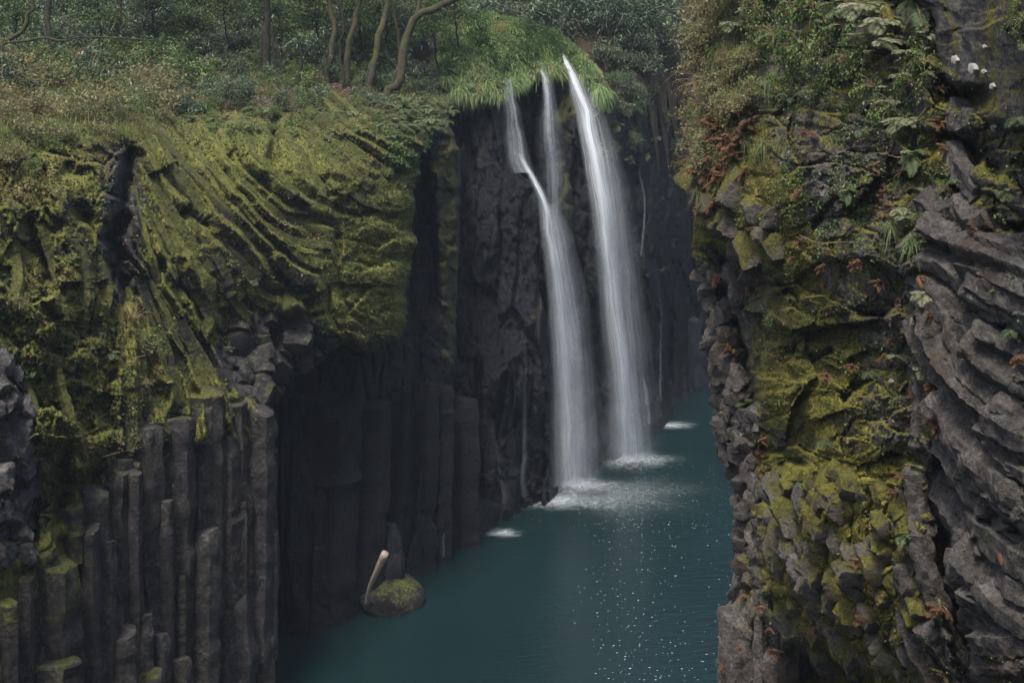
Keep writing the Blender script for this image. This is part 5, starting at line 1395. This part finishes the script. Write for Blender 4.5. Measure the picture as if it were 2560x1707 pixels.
for px, py, s in [(1875, 128, 1.0), (1883, 212, 1.1), (1927, 205, 0.9), (1832, 241, 1.0), (1780, 307, 1.1), (1905, 377, 0.8), (1850, 60, 1.0), (1800, 130, 1.0), (1790, 210, 0.9), (1770, 370, 0.9), (1950, 90, 0.8), (2170, 660, 0.5), (2150, 590, 0.4), (2235, 560, 0.7), (2280, 600, 0.7), (2250, 460, 0.6), (1820, 20, 1.0), (1800, 70, 1.0)]:
    P, n = CLIFF_K.pt(np.array([px]), np.array([py]), 0.05)
    named(put('grass_tuft', tuft_me(int(g.integers(0, 4))), None, P[0], (0, 0, g.uniform(-0.5, 0.5)), s), 'arching grass tuft', px, py, MARKS_R, 'grass tuft', 'grass tufts on the right cliff')
def dry_me(k):
    return lib('dry_tuft', k, lambda k: tuft_acc(110, 0.55, 0.009, 0.45, 0.95, 340 + k).mesh('grass_tuft', M_scrub))
for k in range(46):
    px, py = 1745 + abs(g.normal()) * 75, g.uniform(-10, 500)
    P, n = CLIFF_K.pt(np.array([px]), np.array([py]), 0.05)
    named(put('grass_tuft', dry_me(int(g.integers(0, 4))), None, P[0] - np.array([0.03, 0.12, 0]), (0, 0, g.uniform(-0.6, 0.6)), g.uniform(0.4, 0.75)), 'straw-pale grass tuft hanging', px, py, MARKS_R, 'grass tuft', 'grass tufts on the right cliff')
for px, py, s, kind in [(1748, 20, 1.1, 'twiggy_shrub'), (1760, 80, 1.2, 'twiggy_shrub'), (1770, 140, 1.0, 'twiggy_shrub'), (1752, 200, 1.1, 'twiggy_shrub'), (1745, 260, 1.0, 'twiggy_shrub'), (1742, 330, 1.1, 'twiggy_shrub'), (1738, 390, 1.0, 'twiggy_shrub'), (1800, -20, 1.2, 'twiggy_shrub'), (1850, -10, 1.0, 'scrub_bush'), (1790, 50, 0.8, 'scrub_bush'), (1775, 110, 0.7, 'scrub_bush'), (1762, 180, 0.7, 'scrub_bush'), (1755, 290, 0.6, 'scrub_bush'), (1750, 350, 0.6, 'scrub_bush'),
                         (1990, 30, 0.9, 'leafy_creeper'), (2040, 20, 1.0, 'leafy_creeper'), (1920, 40, 0.9, 'leafy_creeper'), (1940, 90, 0.7, 'leafy_creeper'), (1910, 80, 0.7, 'leafy_creeper'), (2010, 120, 1.0, 'leafy_creeper'), (2060, 130, 0.9, 'leafy_creeper'), (1985, 150, 0.8, 'leafy_creeper'), (2110, 60, 0.9, 'leafy_creeper'), (2120, 160, 0.8, 'leafy_creeper'), (2170, 150, 0.8, 'leafy_creeper'), (2190, 210, 0.8, 'leafy_creeper'), (2230, 270, 0.8, 'leafy_creeper'), (2280, 220, 0.7, 'leafy_creeper'), (2290, 160, 0.7, 'leafy_creeper'), (2300, 100, 0.6, 'leafy_creeper'),
                         (2060, 200, 0.6, 'leafy_creeper'), (2310, 350, 0.5, 'leafy_creeper'), (2270, 300, 0.7, 'leafy_creeper'), (2540, 20, 0.5, 'leafy_creeper'), (2540, 60, 0.4, 'leafy_creeper'), (2320, 540, 0.4, 'leafy_creeper'), (2320, 620, 0.35, 'leafy_creeper'), (2450, 660, 0.3, 'leafy_creeper'), (2540, 640, 0.3, 'leafy_creeper'), (2470, 1310, 0.25, 'leafy_creeper'), (2340, 1060, 0.25, 'leafy_creeper'), (1806, 1525, 0.3, 'leafy_creeper'), (1808, 1640, 0.25, 'leafy_creeper'), (2000, 1700, 0.4, 'leafy_creeper'), (2240, 980, 0.4, 'leafy_creeper'), (1930, 880, 0.4, 'leafy_creeper'), (1940, 790, 0.4, 'leafy_creeper')]:
    onk(kind, px, py, s, {'twiggy_shrub': 'straw-coloured twiggy shrub', 'scrub_bush': 'olive scrub bush', 'leafy_creeper': 'small-leaved green creeper'}[kind], 'shrub' if 'creeper' not in kind else 'creeper', 'shrubs and creepers on the right cliff', tilt=(0.5 if 'shrub' in kind else 0, -0.4 if px < 1800 else 0))
for k in range(44):
    px, py = 1716 + abs(g.normal()) * 60, g.uniform(-30, 420)
    kind = ['twiggy_shrub', 'scrub_bush', 'leafy_creeper', 'scrub_bush'][k % 4]
    onk(kind, max(px + 22, 1764), py, g.uniform(0.3, 0.55), {'twiggy_shrub': 'straw-coloured twiggy shrub', 'scrub_bush': 'olive scrub bush', 'leafy_creeper': 'small-leaved green creeper'}[kind], 'shrub' if kind != 'leafy_creeper' else 'creeper', 'shrubs and creepers on the right cliff', tilt=(0.5, -0.6))
# hanging roots and bare stems
for k, (pl, r, lab) in enumerate([([(2330, 265), (2305, 310), (2285, 350), (2262, 380), (2235, 385)], 0.011, 'pale bare stem slanting across the leaves left of the black hollow'), ([(2285, 352), (2250, 345), (2215, 342)], 0.007, 'thin pale side stem reaching left near the slanting stem'), ([(2418, 480), (2400, 510), (2394, 545)], 0.007, 'bent root dangling below the grey knob under the hollow'),
                                  ([(2440, 510), (2425, 560), (2408, 610), (2398, 680)], 0.006, 'long thin root hanging beside the jutting slab'), ([(2010, 590), (2060, 600), (2140, 605), (2230, 600), (2290, 580)], 0.006, 'long thin bare stem lying across the grey slab'), ([(1870, 560), (1868, 620), (1858, 650)], 0.007, 'short curled stem under the mossy brow'),
                                  ([(2470, 1040), (2510, 1045), (2570, 1038)], 0.005, 'thin creeping stem on the tilted columns'), ([(340, 900), (400, 880), (470, 878)], 0.012, 'bare bramble stem arching over the left ribs'), ([(250, 1140), (320, 1125), (390, 1135), (440, 1150)], 0.012, 'trailing stem on top of the grey columns')]):
    fc_ = CLIFF_L if pl[0][0] < 1000 else CLIFF_K
    A = Acc()
    P = np.array([fc_.pt(np.array([x]), np.array([y]), 0.08)[0][0] for x, y in pl])
    tube(A, smooth_path(P, 14), np.linspace(r, r * 0.5, 14), 5, 0.85)
    tag(put('bare_stem', A.mesh('bare_stem', M_twig)), lab, 'stem', 'bare stems on the cliffs')

# white lichen patches on the slab
for px, py, r, lab in [(2432, 174, 15, 'largest round white lichen patch above the black hollow'), (2388, 152, 12, 'ragged white lichen patch left of the largest one'), (2460, 181, 8, 'pinkish lichen spot right of the largest patch'), (2481, 217, 9, 'lichen spot lowest of the group near the hollow'), (2461, 118, 6, 'small lichen spot above the main group'), (2485, 322, 9, 'torn white lichen patch on the moss below'), (2228, 953, 7, 'white lichen fleck on the plain grey rock'), (1856, 1088, 7, 'white lichen fleck by the yellow mossy rib'), (1850, 1325, 6, 'white lichen fleck on the grey edge knobs')]:
    n = 14
    a = np.arange(n) / n * 6.283
    q = r * np.random.default_rng(int(px)).uniform(0.82, 1.12, n)
    xs_, ys_ = px + q * np.cos(a), py + q * np.sin(a) * 1.1
    dl = CLIFF_K.at(np.append(xs_, px), np.append(ys_, py))[0]
    dl = np.minimum(dl, np.quantile(dl, 0.3)) - 0.02
    ring = [W(px + (xs_ - px) * t, py + (ys_ - py) * t, dl[:-1] + 0.012 * (t == 1)) for t in (1.0, 0.7, 0.35)]
    cen = W(px, py, dl[-1]).reshape(1, 3)
    ia = np.arange(n)
    q4 = np.concatenate([np.stack([k * n + ia, k * n + (ia + 1) % n, (k + 1) * n + (ia + 1) % n, (k + 1) * n + ia], -1) for k in (0, 1)])
    me = mesh_np('lichen', np.concatenate(ring + [cen]), [q4, np.stack([2 * n + ia, 2 * n + (ia + 1) % n, np.full(n, 3 * n)], -1)], M_lichen, True)
    put('lichen', me, CLIFF_K.ob)['label'] = lab
# ------------------------------------------------------------------ ground cover: grass, fallen leaves, small leaves, moss tufts
def scatter(face, n, mask, seed, region):
    g = np.random.default_rng(seed)
    x0, y0, x1, y1 = region
    px, py = g.uniform(x0, x1, n * 3), g.uniform(y0, y1, n * 3)
    ok = inside(px, py, face.poly)
    w = mask(px, py) if callable(mask) else np.full(px.shape, float(mask))
    ok &= g.random(len(px)) < w
    px, py = px[ok][:n], py[ok][:n]
    P, N = face.pt(px, py, 0.02)
    return px, py, P, N, g
def clump(px, py, sc, s):
    return fbm(np.stack([px / sc, py / sc, 0 * px], -1), 3, s)

# grass of the knoll and the lip
A = Acc()
px, py, P, N, g_ = scatter(KNOLL, 60000, 1.0, 5, (1090, 40, 1530, 250))
P = P - [0, 0, 0.06]
cl = clump(px, py, 22, 1)
cl2 = clump(px, py, 60, 4)
dirx = clump(px, py, 30, 8)
lip = ss(140, 230, py + 0.0 * px) + ss(1420, 1500, px) * 0.6
D = np.stack([dirx * 0.9 + 0.25 * lip * np.sign(px - 1330) + g_.normal(0, 0.25, len(px)), -0.5 - 0.4 * lip + g_.normal(0, 0.25, len(px)), 1.0 - 0.55 * lip + g_.normal(0, 0.15, len(px))], -1)
gold = ss(0.25, 0.5, clump(px, py, 34, 12)) * 0.42 * (g_.random(len(px)) < 0.7)
add_blades(A, P, D, np.clip(0.42 + 0.32 * cl + g_.normal(0, 0.1, len(px)), 0.15, 1.2), 0.026, np.clip(0.55 + 0.5 * lip + g_.normal(0, 0.15, len(px)), 0.1, 1.4), np.clip(0.38 + 0.5 * cl2 + 0.35 * cl + gold + g_.normal(0, 0.12, len(px)), 0, 1))  # tint varies by clump; its contrast partly stands in for light on tussocks
sel = np.nonzero((g_.random(len(px)) < 0.16) & (cl > -0.15))[0]
add_blades(A, P[sel], D[sel] + g_.normal(0, 0.15, (len(sel), 3)), 0.58 + 0.3 * cl[sel] + g_.normal(0, 0.12, len(sel)), 0.05, 0.8 + g_.normal(0, 0.15, len(sel)), np.clip(0.62 + 0.35 * cl2[sel] + g_.normal(0, 0.16, len(sel)), 0, 1))
tag(put('grass', A.mesh('grass', M_grass)), 'lush long grass covering the knoll above the fall', kind='stuff')
# soft grasses of the left rim
A = Acc()
px, py, P, N, g_ = scatter(CLIFF_L, 16000, lambda x, y: 0.9 * (1 - ss(300, 380, y)) * (1 - ss(300, 480, x)) + 0.95 * ss(940, 1060, x) * (1 - ss(330, 420, y)), 6, (-200, 130, 1130, 420))
cl = clump(px, py, 30, 2)
D = g_.normal(size=(len(px), 3)) * [0.55, 0.4, 0.2] + [0, -0.35, 0.9]
straw = (g_.random(len(px)) < 0.3) * 0.42
add_blades(A, P, D, 0.42 + 0.25 * cl + g_.normal(0, 0.08, len(px)), 0.014, 0.5 + g_.normal(0, 0.15, len(px)), np.clip(0.45 + 0.3 * cl + straw + g_.normal(0, 0.15, len(px)), 0, 1))
tag(put('wild_grass', A.mesh('wild_grass', M_grass)), 'thin wild grass and weeds along the left rim', kind='stuff')

# fallen leaves
A = Acc()
def litter(face, n, mask, seed, region, L):
    px, py, P, N, g_ = scatter(face, n, mask, seed, region)
    m = len(px)
    nn = unit(N + 0.5 * g_.normal(size=(m, 3)) + [0, 0, 0.5])
    add_leaves(A, P, np.cross(nn, rand_dirs(m)), nn, L * g_.uniform(0.6, 1.3, m), L * 0.5, np.clip(g_.normal(0.5, 0.22, m), 0, 1))
litter(CLIFF_L, 15000, lambda x, y: np.clip((1 - ss(250, 330, y)) * ss(420, 560, x) * 1.1 * (0.5 + clump(x, y, 60, 3)), 0, 1), 11, (380, 120, 1120, 350), 0.1)
litter(CLIFF_L, 15000, lambda x, y: np.clip(0.9 * pmask(x, y, [(630, 540), (700, 535), (830, 590), (815, 610), (700, 590), (640, 580)], 14) + 0.8 * pmask(x, y, [(880, 370), (960, 420), (980, 425), (930, 360)], 10) + 0.6 * blob(x, y, 890, 825, 45, 22) + 0.5 * blob(x, y, 240, 400, 70, 45) + 0.6 * blob(x, y, 60, 450, 100, 60) + 0.5 * blob(x, y, 120, 700, 60, 40) + 0.4 * blob(x, y, 380, 900, 40, 40) + 0.5 * blob(x, y, 300, 1120, 80, 20) + 0.4 * blob(x, y, 330, 320, 100, 50) + 0.4 * pmask(x, y, [(820, 330), (960, 410), (975, 430), (840, 360)], 8) + 0.10 * (clump(x, y, 30, 51) > 0.1) * (y < 1050), 0, 1), 12, (-100, 290, 1040, 1200), 0.09)
litter(CLIFF_K, 12000, lambda x, y: np.clip(0.22 * (clump(x, y, 50, 5) > 0.1) + 0.6 * blob(x, y, 2060, 650, 40, 22) + 0.5 * blob(x, y, 1960, 800, 60, 30) + 0.5 * blob(x, y, 1950, 880, 30, 40) + 0.35 * pmask(x, y, [(1760, 250), (1880, 250), (1980, 560), (1800, 480)], 40) + 0.5 * blob(x, y, 1905, 1045, 20, 20) + 0.15 * blob(x, y, 2150, 430, 130, 200), 0, 1) * (1 - 0.85 * ss(2330, 2400, x)), 13, (1730, -60, 2570, 1700), 0.055)
tag(put('fallen_leaves', A.mesh('fallen_leaves', M_litter)), 'brown fallen leaves lying on the ledges of both cliffs', kind='stuff')

# small ivy and weed leaves
A = Acc()
def small(face, n, mask, seed, region, L, tint=0.5):
    px, py, P, N, g_ = scatter(face, n, mask, seed, region)
    m = len(px)
    P = P + N * g_.uniform(0, 0.06, m)[:, None]
    nn = unit(N * 0.6 + 0.5 * g_.normal(size=(m, 3)) + [0, 0, 0.5])
    add_leaves(A, P, np.cross(nn, rand_dirs(m)) - [0, 0, 0.3], nn, L * g_.uniform(0.5, 1.3, m), L * 0.6, np.clip(g_.normal(tint, 0.2, m), 0, 1))
small(CLIFF_L, 16000, lambda x, y: np.clip(0.9 * (clump(x, y, 46, 21) > 0.16) * (1 - ss(1000, 1150, y)) + 0.08, 0, 1) * (1 - 0.8 * pmask(x, y, [(560, 900), (620, 780), (860, 860), (700, 1060)], 20)) * (1 - ss(280, 330, y) * 0.25), 22, (-100, 180, 1040, 1300), 0.065)
small(CLIFF_L, 5000, lambda x, y: np.clip(1.0 * (clump(x, y, 40, 23) > 0.0), 0, 1), 23, (960, 200, 1130, 420), 0.1, 0.3)
small(CLIFF_K, 30000, lambda x, y: np.clip(0.8 * (clump(x, y, 60, 25) > 0.05) * (1 - ss(520, 680, y)) + 0.22 * (clump(x, y, 40, 27) > 0.15), 0, 1) * (1 - 0.85 * pmask(x, y, [(2330, -50), (2600, -50), (2600, 420), (2480, 320), (2350, 200)], 20)) * (1 - 0.6 * ss(2320, 2420, x)), 24, (1740, -60, 2570, 1700), 0.045)
small(KNOLL, 9000, lambda x, y: 1.0 * (clump(x, y, 20, 41) > 0.0), 42, (1090, 40, 1530, 250), 0.13, 0.8)
tag(put('undergrowth', A.mesh('undergrowth', M_spring)), 'small ivy and weed leaves speckling both cliff faces', kind='stuff')

# moss tufts that roughen the mossy faces
A = Acc()
def mosst(face, n, mask, seed, region, L):
    px, py, P, N, g_ = scatter(face, n, mask, seed, region)
    m = len(px)
    add_leaves(A, P - N * 0.01, N + 0.7 * g_.normal(size=(m, 3)) + [0, 0, -0.1], rand_dirs(m), L * g_.uniform(0.5, 1.4, m), L * 0.45, np.clip(g_.normal(0.45, 0.22, m), 0, 1))
mosst(CLIFF_L, 42000, lambda x, y: np.clip(L_moss(x, y) - 0.25, 0, 1) * (0.5 + 0.5 * (clump(x, y, 26, 31) > -0.1)), 32, (-60, 260, 1040, 1250), 0.075)
mosst(CLIFF_K, 42000, lambda x, y: np.clip(K_moss(x, y) - 0.2, 0, 1) * 1.3, 33, (1730, 150, 2400, 1707), 0.034)
tag(put('moss', A.mesh('moss', M_mossleaf)), 'fuzzy olive moss tufts on both cliffs', kind='stuff')
flush_labels()
# ------------------------------------------------------------------ the falls
def ribbon(parent, name, path, width, off, mat, dens, lift=0.0, nu=9, nv=60, curl=0.35, seed=0):
    """a sheet of falling water along pixel points (px, py, depth), width in px"""
    p = smooth_path([(a, b, c) for a, b, c in path], nv)
    w = np.interp(np.linspace(0, 1, nv), np.linspace(0, 1, len(width)), width)
    u = np.linspace(0, 1, nu)
    g = np.random.default_rng(seed)
    PX = p[:, 0:1] + w[:, None] * (u[None] - 0.5)
    PY = np.repeat(p[:, 1:2], nu, 1)
    bow = curl * (1 - (2 * u - 1) ** 2)[None]
    D = p[:, 2:3] + off - lift - bow
    V = W(PX, PY, D)
    V = V + 0.10 * np.stack([fbm(V * 0.9 + seed, 2, seed), fbm(V * 0.9 + 30 + seed, 2, seed), 0 * PX], -1)
    i = np.arange(nv - 1)[:, None] * nu
    j = np.arange(nu - 1)[None]
    f = np.stack([i + j, i + j + 1, i + nu + j + 1, i + nu + j], -1).reshape(-1, 4)
    L = np.concatenate([[0], np.cumsum(np.linalg.norm(np.diff(V[:, nu // 2], axis=0), axis=1))])
    uv = np.stack([np.repeat(u[None], nv, 0), np.repeat(L[:, None] / 4.0, nu, 1)], -1).reshape(-1, 2)
    de = np.interp(np.linspace(0, 1, nv), np.linspace(0, 1, len(dens)), dens)
    return put(name, mesh_np(name, V.reshape(-1, 3), f, mat, True, {'dens': np.repeat(de, nu)}, uv), parent)

def fall(name, label, base, group):
    e = put(name, None)
    tag(e, label, 'waterfall', group)
    return e
G1 = 'strands of the waterfall'
f_r = fall('waterfall', 'widest right-hand waterfall pouring from the grass lip in one long white ribbon', None, G1)
rp = [(1404, 134, 54.8), (1422, 176, 53.5), (1440, 220, 52.8), (1464, 290, 52.2), (1484, 400, 51.4), (1506, 540, 50.8), (1528, 720, 50.6), (1548, 900, 50.6), (1562, 1050, 50.8), (1570, 1150, 51.0)]
ribbon(f_r, 'water_sheet', rp, [22, 34, 46, 54, 56, 60, 66, 74, 84, 96], -0.4, M_fall, [1.3, 1.6, 1.7, 1.7, 1.5, 1.2, 0.95, 0.8, 0.7, 0.7], 0, seed=1)
ribbon(f_r, 'water_sheet', [(a + 2, b, c) for a, b, c in rp], [14, 20, 24, 28, 30, 32, 36, 42, 50, 60], -0.7, M_fall, [1.3, 1.5, 1.8, 1.7, 1.5, 1.3, 1.1, 0.9, 0.8, 0.7], 0, seed=2)
ribbon(f_r, 'water_veil', [(a + 22, b, c + 0.5) for a, b, c in rp[2:]], [30, 60, 80, 88, 92, 92, 96, 104], -0.5, M_veil, [0.5, 1.0, 1.1, 1.0, 0.9, 0.8, 0.75, 0.7], 0, seed=3)
ribbon(f_r, 'water_veil', [(a + 40, b, c + 0.7) for a, b, c in rp[3:]], [50, 70, 84, 90, 90, 90, 90], -0.5, M_veil, [0.15, 0.4, 0.5, 0.5, 0.45, 0.4, 0.35], 0, seed=23)
ribbon(f_r, 'spray', [(a, b, c) for a, b, c in rp[3:]], [50, 66, 80, 92, 106, 124, 150], -0.9, M_spray, [0.0, 0.3, 0.5, 0.7, 0.8, 0.9, 1.0], 0, seed=4)
ribbon(f_r, 'water_veil', [(a + 30, b, c + 0.8) for a, b, c in rp[4:]], [60, 100, 130, 150, 160, 170], -0.5, M_veil, [0.1, 0.22, 0.26, 0.28, 0.3, 0.3], 0, seed=33)
f_l = fall('waterfall', 'left-hand waterfall that slides over a black rock ledge and fans out to the pool', None, G1)
lp = [(1298, 385, 47.6), (1314, 412, 47.2), (1338, 455, 46.7), (1362, 510, 46.4), (1378, 600, 46.3), (1396, 720, 46.4), (1414, 880, 46.6), (1426, 1040, 46.8), (1434, 1215, 47.0)]
ribbon(f_l, 'water_sheet', lp, [10, 20, 24, 34, 54, 70, 82, 92, 100], -0.3, M_fall, [0.5, 1.2, 1.7, 1.6, 1.15, 0.9, 0.75, 0.7, 0.65], 0, seed=5)
ribbon(f_l, 'water_sheet', [(a - 4, b, c) for a, b, c in lp[2:]], [12, 18, 24, 32, 42, 52, 64], -0.55, M_fall, [1.5, 1.6, 1.3, 1.0, 0.85, 0.7, 0.55], 0, seed=6)
ribbon(f_l, 'water_veil', [(a + 24, b, c + 0.5) for a, b, c in lp[3:]], [30, 70, 96, 100, 100, 104], -0.5, M_veil, [0.8, 1.2, 1.0, 0.9, 0.8, 0.7], 0, seed=7)
ribbon(f_l, 'water_veil', [(a - 14, b, c + 0.3) for a, b, c in lp[5:]], [30, 50, 70, 84], -0.5, M_veil, [0.2, 0.5, 0.6, 0.6], 0, seed=27)
ribbon(f_l, 'water_veil', [(a + 20, b, c + 0.6) for a, b, c in lp[4:]], [60, 110, 140, 160, 170], -0.5, M_veil, [0.12, 0.25, 0.3, 0.3, 0.3], 0, seed=34)
ribbon(f_l, 'spray', [(a + 8, b, c) for a, b, c in lp[3:]], [40, 66, 86, 100, 120, 150], -0.9, M_spray, [0.1, 0.5, 0.7, 0.8, 0.9, 1.0], 0, seed=8)
f_m = fall('waterfall', 'middle thin waterfall falling straight from the grass between the two larger falls', None, G1)
mp_ = [(1350, 168, 52.2), (1365, 220, 50.8), (1374, 320, 49.8), (1382, 440, 49.4), (1388, 560, 49.0), (1394, 700, 48.8)]
ribbon(f_m, 'water_sheet', mp_, [10, 18, 24, 30, 36, 40], -0.3, M_fall, [0.8, 0.9, 0.6, 0.3, 0.15, 0.0], 0, seed=9)
ribbon(f_m, 'water_veil', [(a + 4, b, c) for a, b, c in mp_], [12, 34, 56, 66, 70, 70], -0.5, M_veil, [0.7, 1.0, 0.9, 0.7, 0.4, 0.0], 0, seed=10)
f_s = fall('waterfall', 'leftmost narrow trickle sliding from the grass lip onto the black ledge', None, G1)
sp_ = [(1276, 196, 49.4), (1286, 262, 48.0), (1296, 330, 47.6), (1306, 390, 47.3), (1320, 432, 47.0)]
ribbon(f_s, 'water_sheet', sp_, [10, 14, 14, 16, 22], -0.35, M_fall, [0.4, 0.6, 0.65, 0.8, 1.0], 0, seed=11)
ribbon(f_s, 'water_veil', [(a - 10, b, c) for a, b, c in sp_], [20, 46, 56, 64, 60], -0.4, M_veil, [0.4, 0.9, 1.0, 1.1, 1.0], 0, seed=12)
for k, (fc_, pl, w0, w1, lab) in enumerate([(BUT_L, [(1226, 1060), (1244, 1150), (1258, 1270)], 10, 30, 'faint trickle fanning out on the black rock nearest the brown ledge'), (BUT_L, [(1311, 930), (1313, 1080), (1310, 1240)], 8, 22, 'hair-thin trickle left of the main falls'),
                            (WALL_R, [(716, 1030), (708, 1180), (700, 1330), (690, 1480)], 5, 7, 'long pale mineral streak down the dark recess beside the standing columns'), (WALL_R, [(1085, 1180), (1078, 1290), (1074, 1400)], 4, 8, 'white thread of water down the edge of the dark wall'), (WALL_R, [(1116, 1130), (1110, 1260), (1108, 1390)], 4, 8, 'second white thread close to the right of the first on the dark wall'),
                            (WALL_R, [(1188, 1010), (1190, 1150), (1186, 1320)], 4, 6, 'thin bright thread along the corner of the last black column'), (BUT_L, [(1283, 905), (1284, 990), (1280, 1070)], 6, 5, 'short bent trickle over the bulge of the left buttress'), (FALLWALL, [(1636, 640), (1652, 780), (1648, 900), (1650, 1000)], 5, 7, 'winding thread of water on the back wall right of the falls'),
                            (FALLWALL, [(1592, 900), (1612, 960), (1622, 1060)], 8, 14, 'small spill off the rock toe right of the large falls'), (FALLWALL, [(1600, 420), (1612, 520), (1606, 640)], 6, 8, 'upper seep glinting on the back wall beside the right-hand waterfall')]):
    pl = np.array(pl, float)
    dd_ = fc_.at(pl[:, 0], pl[:, 1])[0]
    o = ribbon(None, 'trickle', [(x, y, float(z)) for (x, y), z in zip(pl, dd_)], [w0, (w0 + w1) / 2, w1], -0.25, M_veil, [0.3, 0.9, 0.6], 0, 5, 40, 0.1, 40 + k)
    tag(o, lab, 'trickle', 'thin trickles on the black walls')

def wz(px, py, z=0.02):
    d = (CAMZ - z) * F / (py - HOR)
    return np.array([(px - CX) / F * d, d, z])
def foam(px, py, rx, ry, label, seed):
    g = np.random.default_rng(seed)
    c = wz(px, py)
    ph = np.linspace(0, 2 * np.pi, 48, endpoint=False)
    V, UV = [(0, 0, 0)], [(0, 0)]
    for k, rr in enumerate((0.33, 0.66, 1.0)):
        for a in ph:
            q = rr * (1 + 0.12 * math.sin(3 * a + seed) + 0.08 * math.sin(7 * a))
            V.append((rx * q * math.cos(a), ry * q * math.sin(a), 0.0))
            UV.append((rr * math.cos(a), rr * math.sin(a)))
    V = np.array(V)
    a = np.arange(48)
    f3 = np.stack([np.zeros(48, int), 1 + a, 1 + (a + 1) % 48], -1)
    f4 = np.concatenate([np.stack([1 + k * 48 + a, 49 + k * 48 + a, 49 + k * 48 + (a + 1) % 48, 1 + k * 48 + (a + 1) % 48], -1) for k in (0, 1)])
    return tag(put('splash_foam', mesh_np('splash_foam', V, [f3, f4], M_foam, True, None, UV), None, c), label, 'foam', 'foam patches under the falls')
foam(1585, 1150, 2.9, 2.3, 'brightest white foam patch where the right-hand waterfall lands', 1)
foam(1450, 1213, 2.7, 1.7, 'soft foam patch at the foot of the left-hand waterfall', 2).location.z += 0.012
foam(1395, 1250, 4.0, 2.0, 'long low foam patch spreading in front of the left-hand waterfall', 3).location.z += 0.02
foam(1256, 1331, 1.2, 0.8, 'small bright foam spot by the brown ledge under the trickle', 4)
foam(1672, 1062, 2.2, 1.0, 'far thin foam streak beyond the rock toe', 5)

foam(1530, 1235, 6.0, 4.0, 'wide faint froth spread over the pool before both falls', 6).data.materials[0] = M_froth
A = Acc()
g = np.random.default_rng(21)
def fleck(px, py, s):
    c = wz(px, py, 0.015)
    n = 6
    s = s * 0.42
    a = np.arange(n) / n * 6.283 + g.uniform(0, 6)
    q = s * g.uniform(0.6, 1.2, n)
    vv = np.stack([c[0] + q * np.cos(a) * 1.9, c[1] + q * np.sin(a) * 0.9, c[2] + 0 * a], -1)
    vv = np.concatenate([vv, [c + [0, 0, s * 0.35]]])
    A.add(vv, np.array([[i, (i + 1) % n, n] for i in range(n)]))
for k in range(380):
    t = g.random()
    py = 1290 + 430 * t ** 0.9
    c = 1600 + 160 * math.sin(py / 90.0) * (0.4 + 0.3 * math.sin(py / 37.0)) + 60 * (py > 1600)
    px = c + g.normal() * (70 + 40 * t)
    if g.random() < 0.45:
        px = g.uniform(1480, 1850)
    if 1420 < px < 1860:
        fleck(px, py, abs(g.normal(0.012, 0.012)) + 0.008)
for k in range(420):
    py = g.uniform(1160, 1330)
    px = g.normal(1640, 130) - (py - 1160) * 0.3
    if 1330 < px < 1850:
        fleck(px, py, abs(g.normal(0.006, 0.008)) + 0.008)
tag(put('foam', A.mesh('foam', M_speck)), 'white foam flecks drifting on the teal water', kind='stuff')

# ------------------------------------------------------------------ boulder, driftwood, ledge
v, f = knob_mesh(77, 4)
v = unit(v) * 0.45 + v * 0.5
b = tag(put('boulder', mesh_np('boulder', v, f, M_rock_l), None, None, None, None, (0.22, 0.6, 0.1, 1)), 'rounded mossy boulder half in the water under the driftwood log', 'boulder')
c = wz(972, 1500, 0.0)
b.location = c + [0.06, -0.15, 0.1]
b.rotation_euler = (0.1, 0.15, 0.5)
b.scale = (1.12, 0.95, 0.86)
A = Acc()
lg = smooth_path(np.array([W(914, 1506, 37.7), W(924, 1468, 37.5), W(943, 1425, 37.2), W(963, 1382, 37.0)]), 14)
tube(A, lg, np.linspace(0.035, 0.115, 14), 10, 0.5, 0.06)
log = tag(put('driftwood_log', A.mesh('driftwood_log', M_wood)), 'pale bleached driftwood log leaning upright between boulder and dark rock wall', 'driftwood')
